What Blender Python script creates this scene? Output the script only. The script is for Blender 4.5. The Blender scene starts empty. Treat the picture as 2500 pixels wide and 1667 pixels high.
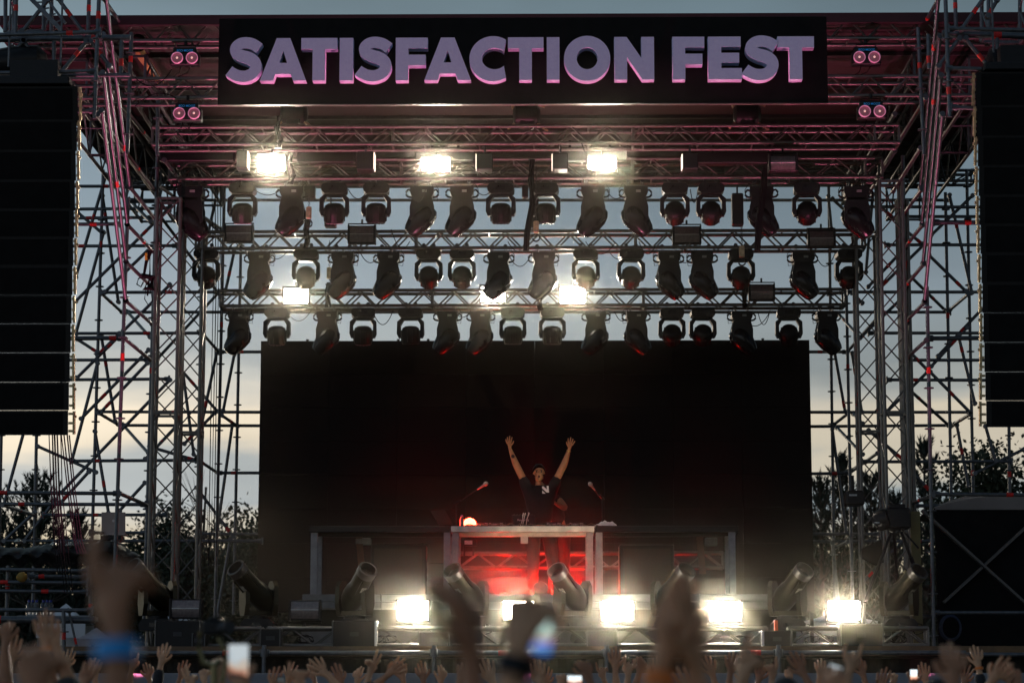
import bpy, bmesh, math, random
from mathutils import Vector, Matrix
R = math.radians
random.seed(7)
sc = bpy.context.scene
COL = sc.collection

# ------------------------------------------------------------------ camera
CAM_Z = 1.7
PITCH, YAW = 9.0, 0.7
cd = bpy.data.cameras.new('camera'); cam = bpy.data.objects.new('camera', cd); COL.objects.link(cam)
cam.location = (0, 0, CAM_Z); cam.rotation_euler = (R(90 + PITCH), 0, R(YAW))
cd.sensor_width = 36; cd.lens = 86.4; cd.clip_start = .1; cd.clip_end = 3000
cd.dof.use_dof = True; cd.dof.focus_distance = 32.0; cd.dof.aperture_fstop = 2.3
sc.camera = cam

# ------------------------------------------------------------------ world
w = bpy.data.worlds.new('World'); sc.world = w; w.use_nodes = True
nt = w.node_tree; nt.nodes.clear()
def N(t, **k):
    n = nt.nodes.new(t)
    for a, b in k.items(): setattr(n, a, b)
    return n
Lk = nt.links.new
SUN_EL, SUN_AZ = 2.0, -14.0          # the sun has all but set behind the stage, a little to the left
tc = N('ShaderNodeTexCoord'); sep = N('ShaderNodeSeparateXYZ'); Lk(tc.outputs['Generated'], sep.inputs[0])
mp = N('ShaderNodeMapping'); mp.inputs['Scale'].default_value = (4.0, 4.0, 26.0); Lk(tc.outputs['Generated'], mp.inputs[0])
nz = N('ShaderNodeTexNoise'); nz.inputs['Scale'].default_value = 1.3; nz.inputs['Detail'].default_value = 5; nz.inputs['Roughness'].default_value = .5
Lk(mp.outputs[0], nz.inputs[0])
def M(op, a, b=None, c=None):
    n = N('ShaderNodeMath', operation=op)
    for i, v in enumerate((a, b, c)):
        if v is None: continue
        if isinstance(v, (int, float)): n.inputs[i].default_value = v
        else: Lk(v, n.inputs[i])
    return n.outputs[0]
el = M('DIVIDE', sep.outputs[2], .35)
elw = M('ADD', el, M('MULTIPLY', M('SUBTRACT', nz.outputs[0], .5), .15))
cr = N('ShaderNodeValToRGB'); Lk(elw, cr.inputs[0])
stops = [(0.0, (.50, .45, .33)), (.205, (.62, .57, .42)), (.243, (.55, .57, .52)), (.268, (.34, .43, .48)), (.296, (.40, .48, .51)), (.318, (.84, .77, .62)), (.366, (1.0, .89, .70)),
         (.392, (.62, .64, .60)), (.425, (.36, .42, .44)), (.51, (.29, .37, .43)), (.60, (.215, .30, .365)), (.72, (.18, .262, .32)), (.83, (.158, .232, .275)), (1.0, (.12, .17, .20))]
ce = cr.color_ramp.elements
while len(ce) < len(stops): ce.new(.5)
for e, (p, c) in zip(ce, stops): e.position = p; e.color = (*c, 1)
# dimmer away from the afterglow: towards the right, and much dimmer behind the camera
az = M('ADD', M('MULTIPLY', sep.outputs[0], -1.25), .93)
bk = N('ShaderNodeMapRange'); bk.inputs[1].default_value = -.2; bk.inputs[2].default_value = .8; bk.inputs[3].default_value = .95; bk.inputs[4].default_value = 1.0
Lk(sep.outputs[1], bk.inputs[0])
mp2 = N('ShaderNodeMapping'); mp2.inputs['Scale'].default_value = (3.0, 3.0, 11.0); Lk(tc.outputs['Generated'], mp2.inputs[0]); nz2 = N('ShaderNodeTexNoise'); nz2.inputs['Scale'].default_value = 2.2; nz2.inputs['Detail'].default_value = 6; Lk(mp2.outputs[0], nz2.inputs[0])
az = M('MULTIPLY', az, M('ADD', M('MULTIPLY', nz2.outputs[0], .7), .65))
f = M('MINIMUM', M('MULTIPLY', M('MAXIMUM', az, .4), bk.outputs[0]), 1.15)
tint = N('ShaderNodeMixRGB'); tint.blend_type = 'MULTIPLY'; tint.inputs[2].default_value = (.80, .90, 1.16, 1); tf = N('ShaderNodeMapRange'); tf.inputs[1].default_value = .5; tf.inputs[2].default_value = -.3; Lk(sep.outputs[1], tf.inputs[0]); Lk(tf.outputs[0], tint.inputs[0]); Lk(cr.outputs[0], tint.inputs[1])
mul = N('ShaderNodeVectorMath', operation='SCALE'); Lk(tint.outputs[0], mul.inputs[0]); Lk(f, mul.inputs[3])
bg = N('ShaderNodeBackground'); Lk(mul.outputs[0], bg.inputs[0]); bg.inputs[1].default_value = 1.0
sky = N('ShaderNodeTexSky', sky_type='NISHITA'); sky.sun_disc = False; sky.sun_elevation = R(SUN_EL); sky.sun_rotation = R(SUN_AZ)
bg2 = N('ShaderNodeBackground'); Lk(sky.outputs[0], bg2.inputs[0]); bg2.inputs[1].default_value = .05
mx = N('ShaderNodeMixShader'); mx.inputs[0].default_value = .9       # heavy cloud cover over a thin share of clear sky
Lk(bg2.outputs[0], mx.inputs[1]); Lk(bg.outputs[0], mx.inputs[2])
wo = N('ShaderNodeOutputWorld'); Lk(mx.outputs[0], wo.inputs[0])

sl = bpy.data.lights.new('sun', 'SUN'); sl.energy = .25; sl.angle = R(10); sl.color = (1, .82, .62)
so = bpy.data.objects.new('sun', sl); COL.objects.link(so)
so.rotation_euler = Vector((math.sin(R(SUN_AZ)) * math.cos(R(6)), math.cos(R(SUN_AZ)) * math.cos(R(6)), math.sin(R(6)))).to_track_quat('Z', 'Y').to_euler()
so.location = (0, 40, 30)

sc.view_settings.view_transform = 'Standard'; sc.view_settings.look = 'None'; sc.view_settings.exposure = 0; sc.view_settings.gamma = 1
sc.render.engine = 'CYCLES'
cy = sc.cycles
cy.use_denoising = True; cy.max_bounces = 6; cy.diffuse_bounces = 2; cy.glossy_bounces = 3; cy.transmission_bounces = 4
cy.volume_bounces = 0; cy.transparent_max_bounces = 8; cy.sample_clamp_indirect = 4; cy.caustics_reflective = False; cy.caustics_refractive = False

# ------------------------------------------------------------------ helpers
_c, _s = math.cos(R(PITCH)), math.sin(R(PITCH)); _cy, _sy = math.cos(R(YAW)), math.sin(R(YAW))
RT = Vector((_cy, _sy, 0)); FW = Vector((-_sy * _c, _cy * _c, _s)); UP = RT.cross(FW)
def P(px, py, Y):
    """the place on the upright plane at distance Y that the photograph shows at that pixel (2500 x 1667)"""
    d = RT * ((px - 1250) / 6000) + UP * ((833.5 - py) / 6000) + FW
    return Vector((0, 0, CAM_Z)) + d * (Y / d.y)
def S(Y): return Y / 6000 * 1.012          # metres per photo pixel at that distance

MATS = {}
def mat(name, col, rough=.6, metal=0., var=.15, scale=8., emit=None, es=0., bump=0., spec=.5, alpha=1., trans=0.):
    if name in MATS: return MATS[name]
    m = bpy.data.materials.new(name); m.use_nodes = True; t = m.node_tree; b = t.nodes['Principled BSDF']
    b.inputs['Roughness'].default_value = rough; b.inputs['Metallic'].default_value = metal
    b.inputs['Specular IOR Level'].default_value = spec; b.inputs['Base Color'].default_value = (*col, 1)
    if var or bump:
        co = t.nodes.new('ShaderNodeTexCoord'); nn = t.nodes.new('ShaderNodeTexNoise'); nn.inputs['Scale'].default_value = scale; nn.inputs['Detail'].default_value = 4
        t.links.new(co.outputs['Object'], nn.inputs[0])
        rp = t.nodes.new('ShaderNodeValToRGB'); t.links.new(nn.outputs[0], rp.inputs[0])
        rp.color_ramp.elements[0].position = .3; rp.color_ramp.elements[1].position = .7
        rp.color_ramp.elements[0].color = (*[c * (1 - var) for c in col], 1); rp.color_ramp.elements[1].color = (*[min(1, c * (1 + var)) for c in col], 1)
        t.links.new(rp.outputs[0], b.inputs['Base Color'])
        mr = t.nodes.new('ShaderNodeMapRange'); t.links.new(nn.outputs[0], mr.inputs[0]); mr.inputs[3].default_value = max(.02, rough - .12); mr.inputs[4].default_value = min(1, rough + .12)
        t.links.new(mr.outputs[0], b.inputs['Roughness'])
        if bump:
            bp = t.nodes.new('ShaderNodeBump'); bp.inputs['Strength'].default_value = bump; bp.inputs['Distance'].default_value = .02
            t.links.new(nn.outputs[0], bp.inputs['Height']); t.links.new(bp.outputs[0], b.inputs['Normal'])
    if emit: b.inputs['Emission Color'].default_value = (*emit, 1); b.inputs['Emission Strength'].default_value = es
    if trans: b.inputs['Transmission Weight'].default_value = trans
    MATS[name] = m
    return m
ALU = mat('aluminium', (.145, .138, .125), .40, .75, .14, 20)
GALV = mat('galvanised_steel', (.10, .108, .118), .42, .6, .28, 14)
RED = mat('red_tape', (.62, .015, .01), .6, 0, .1)
BLK = mat('black_plastic', (.010, .010, .0105), .42, 0, .25, 12, spec=.22)
BLKG = mat('black_gloss', (.009, .009, .010), .22, 0, .15, 12, spec=.3)
FAB = mat('black_fabric', (.008, .0075, .0075), .9, 0, .3, 6, bump=.3, spec=.15)
ROOFM = mat('dark_roof_tarpaulin', (.026, .013, .015), .85, 0, .25, 1.5, bump=.4)
GOLD_LIT = mat('gold_lit_steel', (.45, .36, .2), .4, .6, .4, 20)  # steel with the golden stage light put into its colour
WHT = mat('white_tarpaulin', (.62, .62, .64), .7, 0, .08, 3)
GREY = mat('grey_paint', (.30, .30, .31), .6, 0, .2, 10)
DGREY = mat('dark_grey', (.03, .03, .032), .6, 0, .3, 10)
CABLE = mat('cable_rubber', (.008, .008, .009), .6, 0, 0, spec=.1)
YEL = mat('yellow_plastic', (.55, .40, .03), .5, 0, .1)
BLUEP = mat('blue_strap', (.01, .06, .30), .6, 0, .1)
SKIN = mat('skin', (.56, .28, .145), .55, 0, .12, 18, spec=.35)
SKIN2 = mat('tanned_skin', (.40, .19, .10), .55, 0, .12, 18, spec=.35)
HAIR = mat('dark_hair', (.012, .008, .006), .6, 0, .3, 40)
WOOD = mat('varnished_plywood', (.14, .075, .03), .55, 0, .3, 9)
STROBE = mat('strobe_panel', (.9, .9, .9), .4, emit=(1, .91, .76), es=400., var=0)
STROBE_TOP = mat('strobe_panel_upper', (.9, .9, .9), .4, emit=(1, .91, .76), es=520., var=0)
STROBE_MID = mat('strobe_panel_middle', (.9, .9, .9), .4, emit=(1, .91, .76), es=240., var=0)
LENS = mat('lens_glass', (.03, .03, .035), .08, 0, 0)

class MB:
    """collects shapes into one mesh"""
    def __init__(s): s.v = []; s.f = []; s.mi = []
    def add(s, vs, fs, mi=0):
        o = len(s.v); s.v += [Vector(v) for v in vs]; s.f += [tuple(i + o for i in f) for f in fs]; s.mi += [mi] * len(fs); return s
    def box(s, lo, hi, mi=0, m=None, bev=0.):
        x0, y0, z0 = lo; x1, y1, z1 = hi
        if bev:
            b = bev; vs = []
            for z, ins in ((z0, b), (z0 + b, 0), (z1 - b, 0), (z1, b)):
                for (cx, cy_, dx, dy) in ((x0, y0, 1, 1), (x1, y0, -1, 1), (x1, y1, -1, -1), (x0, y1, 1, -1)):
                    a = (cx + dx * (b + ins), cy_ + dy * ins, z); c = (cx + dx * ins, cy_ + dy * (b + ins), z)
                    vs += [c, a] if (dx * dy > 0) else [a, c]
            fs = [tuple(range(7, -1, -1)), tuple(range(24, 32))]
            for r_ in range(3):
                for i in range(8): j = (i + 1) % 8; fs.append((r_ * 8 + i, r_ * 8 + j, r_ * 8 + 8 + j, r_ * 8 + 8 + i))
        else:
            vs = [(x0, y0, z0), (x1, y0, z0), (x1, y1, z0), (x0, y1, z0), (x0, y0, z1), (x1, y0, z1), (x1, y1, z1), (x0, y1, z1)]
            fs = [(3, 2, 1, 0), (4, 5, 6, 7), (0, 1, 5, 4), (1, 2, 6, 5), (2, 3, 7, 6), (3, 0, 4, 7)]
        if m is not None: vs = [m @ Vector(v) for v in vs]
        return s.add(vs, fs, mi)
    def tube(s, a, b, r, n=8, r2=None, mi=0, caps=True):
        a = Vector(a); b = Vector(b); r2 = r if r2 is None else r2; d = b - a
        if d.length < 1e-6: return s
        q = d.to_track_quat('Z', 'Y'); vs = []
        for p, rr in ((a, r), (b, r2)):
            for i in range(n): t = 2 * math.pi * i / n; vs.append(p + q @ Vector((rr * math.cos(t), rr * math.sin(t), 0)))
        fs = [(i, (i + 1) % n, n + (i + 1) % n, n + i) for i in range(n)]
        if caps: fs += [tuple(range(n - 1, -1, -1)), tuple(range(n, 2 * n))]
        return s.add(vs, fs, mi)
    def bar(s, a, b, w_, h_, mi=0):
        a = Vector(a); b = Vector(b); d = b - a; q = d.to_track_quat('Z', 'Y')
        return s.box((-w_ / 2, -h_ / 2, 0), (w_ / 2, h_ / 2, d.length), mi, Matrix.Translation(a) @ q.to_matrix().to_4x4())
    def path(s, pts, r, n=5, mi=0):
        pts = [Vector(p) for p in pts]; vs = []; k = len(pts)
        for i, p in enumerate(pts):
            d = (pts[min(i + 1, k - 1)] - pts[max(i - 1, 0)]); q = d.to_track_quat('Z', 'Y')
            rr = r[i] if isinstance(r, (list, tuple)) else r
            for j in range(n): t = 2 * math.pi * j / n; vs.append(p + q @ Vector((rr * math.cos(t), rr * math.sin(t), 0)))
        fs = [(i * n + j, i * n + (j + 1) % n, (i + 1) * n + (j + 1) % n, (i + 1) * n + j) for i in range(k - 1) for j in range(n)]
        fs += [tuple(range(n - 1, -1, -1)), tuple(range((k - 1) * n, k * n))]
        return s.add(vs, fs, mi)
    def lathe(s, prof, m=None, n=20, mi=0):
        """profile [(r, z)] spun about z, then moved by m"""
        vs = []; m = m or Matrix()
        for r_, z in prof:
            for j in range(n): t = 2 * math.pi * j / n; vs.append(m @ Vector((r_ * math.cos(t), r_ * math.sin(t), z)))
        k = len(prof); fs = [(i * n + j, i * n + (j + 1) % n, (i + 1) * n + (j + 1) % n, (i + 1) * n + j) for i in range(k - 1) for j in range(n)]
        fs += [tuple(range(n - 1, -1, -1)), tuple(range((k - 1) * n, k * n))]
        return s.add(vs, fs, mi)
    def prism(s, poly, y0, y1, mi=0, m=None):
        """polygon in x, z given a thickness along y"""
        n = len(poly); vs = [(x, y0, z) for x, z in poly] + [(x, y1, z) for x, z in poly]
        fs = [tuple(range(n)), tuple(range(2 * n - 1, n - 1, -1))] + [(i, n + i, n + (i + 1) % n, (i + 1) % n) for i in range(n)]
        if m is not None: vs = [m @ Vector(v) for v in vs]
        return s.add(vs, fs, mi)
    def build(s, name, mats, parent=None, smooth=False):
        mats = mats if isinstance(mats, (list, tuple)) else [mats]
        off = Vector(); p = parent
        while p is not None: off += p.location; p = p.parent
        me = bpy.data.meshes.new(name); me.from_pydata([v - off for v in s.v], [], s.f)
        for m_ in mats: me.materials.append(m_)
        if len(mats) > 1: me.polygons.foreach_set('material_index', s.mi)
        bm = bmesh.new(); bm.from_mesh(me); bmesh.ops.recalc_face_normals(bm, faces=bm.faces); bm.to_mesh(me); bm.free()
        if smooth:
            me.polygons.foreach_set('use_smooth', [True] * len(me.polygons)); me.set_sharp_from_angle(angle=R(42))
        return link(name, me, parent)
def link(name, me, parent=None):
    o = bpy.data.objects.new(name, me); COL.objects.link(o)
    if parent is not None: o.parent = parent
    return o
def tag(o, label=None, cat=None, group=None, kind=None):
    for k, v in (('label', label), ('category', cat), ('group', group), ('kind', kind)):
        if v: o[k] = v
    return o
def thing(name, label, cat, loc=(0, 0, 0), group=None):
    o = bpy.data.objects.new(name, None); COL.objects.link(o); o.location = loc; o.empty_display_size = .2
    return tag(o, label, cat, group)
def dup(src, loc, rotz=0, label=None, group=None):
    r = src.copy(); COL.objects.link(r); r.location = loc; r.rotation_euler = (0, 0, rotz)
    if label: r['label'] = label
    if group: r['group'] = group
    for ch in list(src.children):
        c = ch.copy(); COL.objects.link(c); c.parent = r
        for g in list(ch.children):
            d = g.copy(); COL.objects.link(d); d.parent = c
    return r
ORD = ['', 'first', 'second', 'third', 'fourth', 'fifth', 'sixth', 'seventh', 'eighth', 'ninth', 'tenth', 'eleventh', 'twelfth']
def text_mesh(txt, size, extrude, align='CENTER'):
    cu = bpy.data.curves.new('txt', 'FONT'); cu.body = txt; cu.size = size; cu.extrude = extrude; cu.align_x = align; cu.align_y = 'CENTER'; cu.offset = size * .012
    o = bpy.data.objects.new('txt', cu); COL.objects.link(o); dg = bpy.context.evaluated_depsgraph_get()
    me = bpy.data.meshes.new_from_object(o.evaluated_get(dg)); bpy.data.objects.remove(o); bpy.data.curves.remove(cu)
    return me
def shape_mesh(loops, extrude):
    cu = bpy.data.curves.new('shp', 'CURVE'); cu.dimensions = '2D'; cu.fill_mode = 'BOTH'; cu.extrude = extrude
    for lp in loops:
        sp = cu.splines.new('POLY'); sp.points.add(len(lp) - 1)
        for q, (x, y) in zip(sp.points, lp): q.co = (x, y, 0, 1)
        sp.use_cyclic_u = True
    o = bpy.data.objects.new('shp', cu); COL.objects.link(o); dg = bpy.context.evaluated_depsgraph_get()
    me = bpy.data.meshes.new_from_object(o.evaluated_get(dg)); bpy.data.objects.remove(o); bpy.data.curves.remove(cu)
    return me
def skin(verts, edges, radii, sub=1):
    me = bpy.data.meshes.new('sk'); me.from_pydata([Vector(v) for v in verts], edges, [])
    o = bpy.data.objects.new('sk', me); COL.objects.link(o); md = o.modifiers.new('s', 'SKIN'); md.use_smooth_shade = True; md.branch_smoothing = .6
    for i, r_ in enumerate(radii): me.skin_vertices[0].data[i].radius = (r_, r_) if not isinstance(r_, tuple) else r_
    me.skin_vertices[0].data[0].use_root = True
    if sub: sb = o.modifiers.new('u', 'SUBSURF'); sb.levels = sub; sb.render_levels = sub
    dg = bpy.context.evaluated_depsgraph_get(); out = bpy.data.meshes.new_from_object(o.evaluated_get(dg))
    bpy.data.objects.remove(o); bpy.data.meshes.remove(me); return out

# ------------------------------------------------------------------ ground
DECK = P(1276, 1580, 29.0).z
g = MB(); g.add([(-400, -20, 0), (400, -20, 0), (400, 1500, 0), (-400, 1500, 0)], [(0, 1, 2, 3)])
tag(g.build('ground', mat('trodden_grass', (.05, .06, .03), .95, 0, .4, 2, bump=.5)), kind='structure')
# ------------------------------------------------------------------ stage deck and front
g = MB(); g.box((-7.0, 28.9, DECK - .12), (6.9, 39.5, DECK), bev=.01)
tag(g.build('stage_floor', mat('black_stage_plywood', (.03, .028, .026), .7, 0, .3, 5)), kind='structure')
sk = thing('stage_skirt', 'black fabric skirt hanging under the stage edge behind the crowd', 'stage skirt', (0, 29.05, 0))
g = MB(); n = 300
for i in range(n + 1):
    x = -7.2 + 14.2 * i / n; y = 29.02 + .03 * math.sin(i * 1.3) + .02 * math.sin(i * .37)
    g.v += [Vector((x, y, DECK - .13)), Vector((x, y + .02 * math.sin(i), .0))]
    if i: g.f.append((2 * i - 2, 2 * i, 2 * i + 1, 2 * i - 1)); g.mi.append(0)
g.build('fabric', mat('brownish_black_fabric', (.028, .022, .015), .9, 0, .6, 9, bump=.4), sk)
# grey barrier panels at the foot of the stage
zt = P(1276, 1642, 28.0).z
bar = thing('crowd_barrier', 'long pale grey panelled barrier below the black stage skirt', 'barrier', (0, 28, 0))
for i in range(12):
    g = MB(); x0 = -7.2 + i * 1.2; g.box((x0 + .004, 28.0, .05), (x0 + 1.196, 28.04, zt), bev=.006); g.build('panel', mat('pale_grey_sheet', (.20, .21, .235), .6, 0, .15, 6), bar)
g = MB(); g.bar((-7.2, 28.07, .25), (7.2, 28.07, .25), .05, .05); g.build('base_rail', GALV, bar)
# front guard tube with its posts
zr = P(1276, 1593, 28.7).z
fr = thing('guard_rail', 'long horizontal scaffold tube along the front of the stage on short posts', 'rail', (0, 28.7, 0))
g = MB()
for a, b in ((-6.6, -3.6), (-3.6, -.4), (-.4, 2.6), (2.6, 4.9)): g.tube((a, 28.7, zr), (b, 28.7, zr), .028, 12)
g.tube((4.9, 28.7, zr - .02), (7, 28.7, zr - .03), .026, 12)
for x in (-3.62, -.42, 2.5): g.tube((x - .09, 28.7, zr), (x + .03, 28.7, zr), .031, 12, mi=1)
g.build('top_tube', [GALV, RED], fr, True)
for px in (154, 645, 1060, 1481, 1901):
    p = P(px, 1593, 28.66); g = MB(); g.tube((p.x, 28.64, .3), (p.x, 28.64, zr + .09), .026, 10)
    g.tube((p.x, 28.64, zr - .045), (p.x, 28.64, zr + .045), .044, 10); g.tube((p.x - .06, 28.68, zr), (p.x + .06, 28.68, zr), .042, 10); g.build('post', GALV, fr, True)
g = MB(); g.box((-6.9, 28.85, DECK - .1), (6.9, 28.9, DECK + .012)); tag(g.build('deck_edge_board', WOOD), 'dark plywood edge board running along the lip of the stage', 'board')

# ------------------------------------------------------------------ roof
RZ = P(1276, 52, 28.8).z; RB = 37.2
rf = thing('stage_roof', 'flat dark tarpaulin stage roof seen from below', 'roof', (0, 33, RZ))
g = MB(); g.box((-6.6, 28.9, RZ), (6.4, RB, RZ + .12)); g.build('canopy', ROOFM, rf)
for i in range(5):
    y = 30.2 + i * 1.6; g = MB(); g.box((-6.5, y, RZ - .05), (6.3, y + .05, RZ - .003)); g.build('purlin', DGREY, rf)
g = MB(); g.box((-6.6, RB, RZ - .06), (6.4, RB + .05, RZ + .12)); g.build('rear_valance', FAB, rf)

# ------------------------------------------------------------------ trusses
def truss(label, a, b, wd=.29, hd=.29, bay=.42, name='lattice_truss', rc=.024, rl=.0125, m=ALU, up=Vector((0, 0, 1)), group='aluminium lattice trusses', flat=False, plates=True, vert=False):
    a = Vector(a); b = Vector(b); d = (b - a); L = d.length; d.normalize(); sd = d.cross(up).normalized(); u = sd.cross(d)
    t = thing(name, label, 'truss', a, group)
    cs = [(-wd / 2, -hd / 2), (wd / 2, -hd / 2), (wd / 2, hd / 2), (-wd / 2, hd / 2)]
    if flat: cs = [(0, -hd / 2), (0, hd / 2)]
    C = lambda k, s_: a + sd * cs[k][0] + u * cs[k][1] + d * s_
    for k in range(len(cs)):
        g = MB(); g.tube(C(k, 0), C(k, L), rc, 10); g.build('chord', m, t, True)
    n = max(2, round(L / bay)); g = MB()
    prs = [(0, 1)] if flat else ([(0, 1), (1, 2), (2, 3), (3, 0)] if vert else [(1, 2), (3, 0)])
    for pi, (k1, k2) in enumerate(prs):
        for i in range(n):
            s0, s1 = L * i / n, L * (i + 1) / n
            if (i + pi) % 2: k1_, k2_ = k2, k1
            else: k1_, k2_ = k1, k2
            g.tube(C(k1_, s0), C(k2_, s1), rl, 6, caps=False)
    if not flat and not vert:
        for i in range(0, n + 1, 3):
            s_ = L * i / n; g.tube(C(0, s_), C(1, s_), rl, 6, caps=False); g.tube(C(2, s_), C(3, s_), rl, 6, caps=False)
    g.build('lacing', m, t, True)
    if plates:
        for s_ in [x for x in [0, L] + [3.0 * k for k in range(1, int(L / 3) + 1)] if x <= L]:
            g = MB(); e = .012
            for k in range(len(cs)):
                g.tube(C(k, max(0, s_ - .05)), C(k, min(L, s_ + .05)), rc * 1.18, 10)
            if not flat:
                for k in range(4): g.bar(C(k, s_), C((k + 1) % 4, s_), .03, .03)
            g.build('end_frame', m, t, True)
    return t
def htruss(label, xl, xr, yc, Y, **k):
    a = P(xl, yc, Y); b = P(xr, yc, Y); z = P((xl + xr) / 2, yc, Y).z
    return truss(label, (a.x, Y, z), (b.x, Y, z), **k)
htruss('roof edge truss behind the top of the festival sign', 20, 2480, 82, 29.15, hd=.24, bay=.23)
htruss('roof truss running behind the lower half of the festival sign', 130, 2400, 222, 29.2, hd=.24, wd=.34, bay=.23)
htruss('main front truss just below the sign, carrying the upper strobes', 377, 2190, 337, 30.0, hd=.22, wd=.33, bay=.225)
htruss('dark truss behind the upper strobes carrying the top lamp row', 418, 2150, 418, 31.2, hd=.25, wd=.32, bay=.3)
htruss('rearmost roof truss close behind the top lamp row truss', 300, 2375, 437, 36.5, hd=.16, wd=.3, bay=.3, m=GALV)
htruss('middle hanging truss carrying the second row of lamps', 482, 2108, 590, 33.0, hd=.23, wd=.3, bay=.22)
htruss('lowest hanging truss carrying the third row of lamps', 541, 2060, 731, 34.4, hd=.22, wd=.3, bay=.22)
# side roof trusses running back from the arrays
for sgn, side in ((-1, 'left'), (1, 'right')):
    x = -5.9 if sgn < 0 else 5.55
    truss('lattice truss running back under the roof beside the %s loudspeaker hang' % side, (x, 29.6, RZ - .5), (x, 37.0, RZ - .5), wd=.5, hd=.5, bay=.5, m=GALV)
    truss('inner lattice truss sloping back under the %s edge of the roof' % side, (x * .86, 29.6, RZ - .35), (x * .86, 37.0, RZ - .35), wd=.3, hd=.3, bay=.4, m=GALV)
# upright truss towers
def vtower(label, pxt, pyt, pxb, Y, wd):
    a = P(pxb, 1580, Y); b = P(pxt, pyt, Y); x = (a.x + b.x) / 2
    truss(label, (x, Y, DECK + .01), (x, Y, b.z), wd=wd, hd=wd, bay=.33, name='truss_tower', vert=True, rl=.010, up=Vector((0, 1, 0)), group='upright truss towers')
vtower('outer left truss tower, the taller one of the left pair', 415, 490, 395, 31.0, .30)
vtower('inner left truss tower, the shorter one of the left pair', 472, 568, 455, 33.0, .29)
vtower('outer right truss tower, the taller one of the right pair', 2178, 448, 2190, 31.0, .29)
vtower('inner right truss tower, the shorter one of the right pair', 2118, 572, 2128, 33.0, .29)
vtower('thin right truss tower farthest to the right, standing beside a red strap', 2208, 490, 2222, 31.6, .12)

# ------------------------------------------------------------------ scaffolding: upright, ledger and brace tubes
def scaffold(label, loc, rows):
    t = thing('scaffold_tower', label, 'scaffold tower', loc, 'scaffold towers beside the stage')
    for k, x1, y1, Y1, x2, y2, Y2, *rr in rows:
        r_ = rr[0] if rr else .0242
        a = P(x1, y1, Y1); b = P(x2, y2, Y2)
        g = MB(); g.tube(a, b, r_, 10); d = (b - a); L = d.length; d.normalize()
        for q in range(1 if random.random() < .62 else 0):
            s_ = random.uniform(.15, .85) * L; g.tube(a + d * s_, a + d * (s_ + random.uniform(.07, .1)), r_ * 1.1, 10, mi=1)
        if k == 'U':
            s_ = .25
            while s_ < L: g.tube(a + d * s_, a + d * (s_ + .012), .062, 10); s_ += .5
        if k == 'L':
            for e, sg in ((a, 1), (b, -1)): g.tube(e, e + d * sg * .07, r_ * 1.45, 8); g.box(e - Vector((.012, .03, .05)), e + Vector((.012, .03, .05)))
        if k == 'B':
            for e in (a, b): g.tube(e - Vector((0, .04, 0)), e + Vector((0, .04, 0)), .034, 8)
        g.build({'U': 'upright', 'L': 'ledger', 'B': 'brace', 'A': 'aluminium_beam'}[k], [GALV, RED], t, True)
    return t
F, G_, H, I_, J = 27.2, 28.6, 29.8, 31.6, 35.5
K = 37.0
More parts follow.
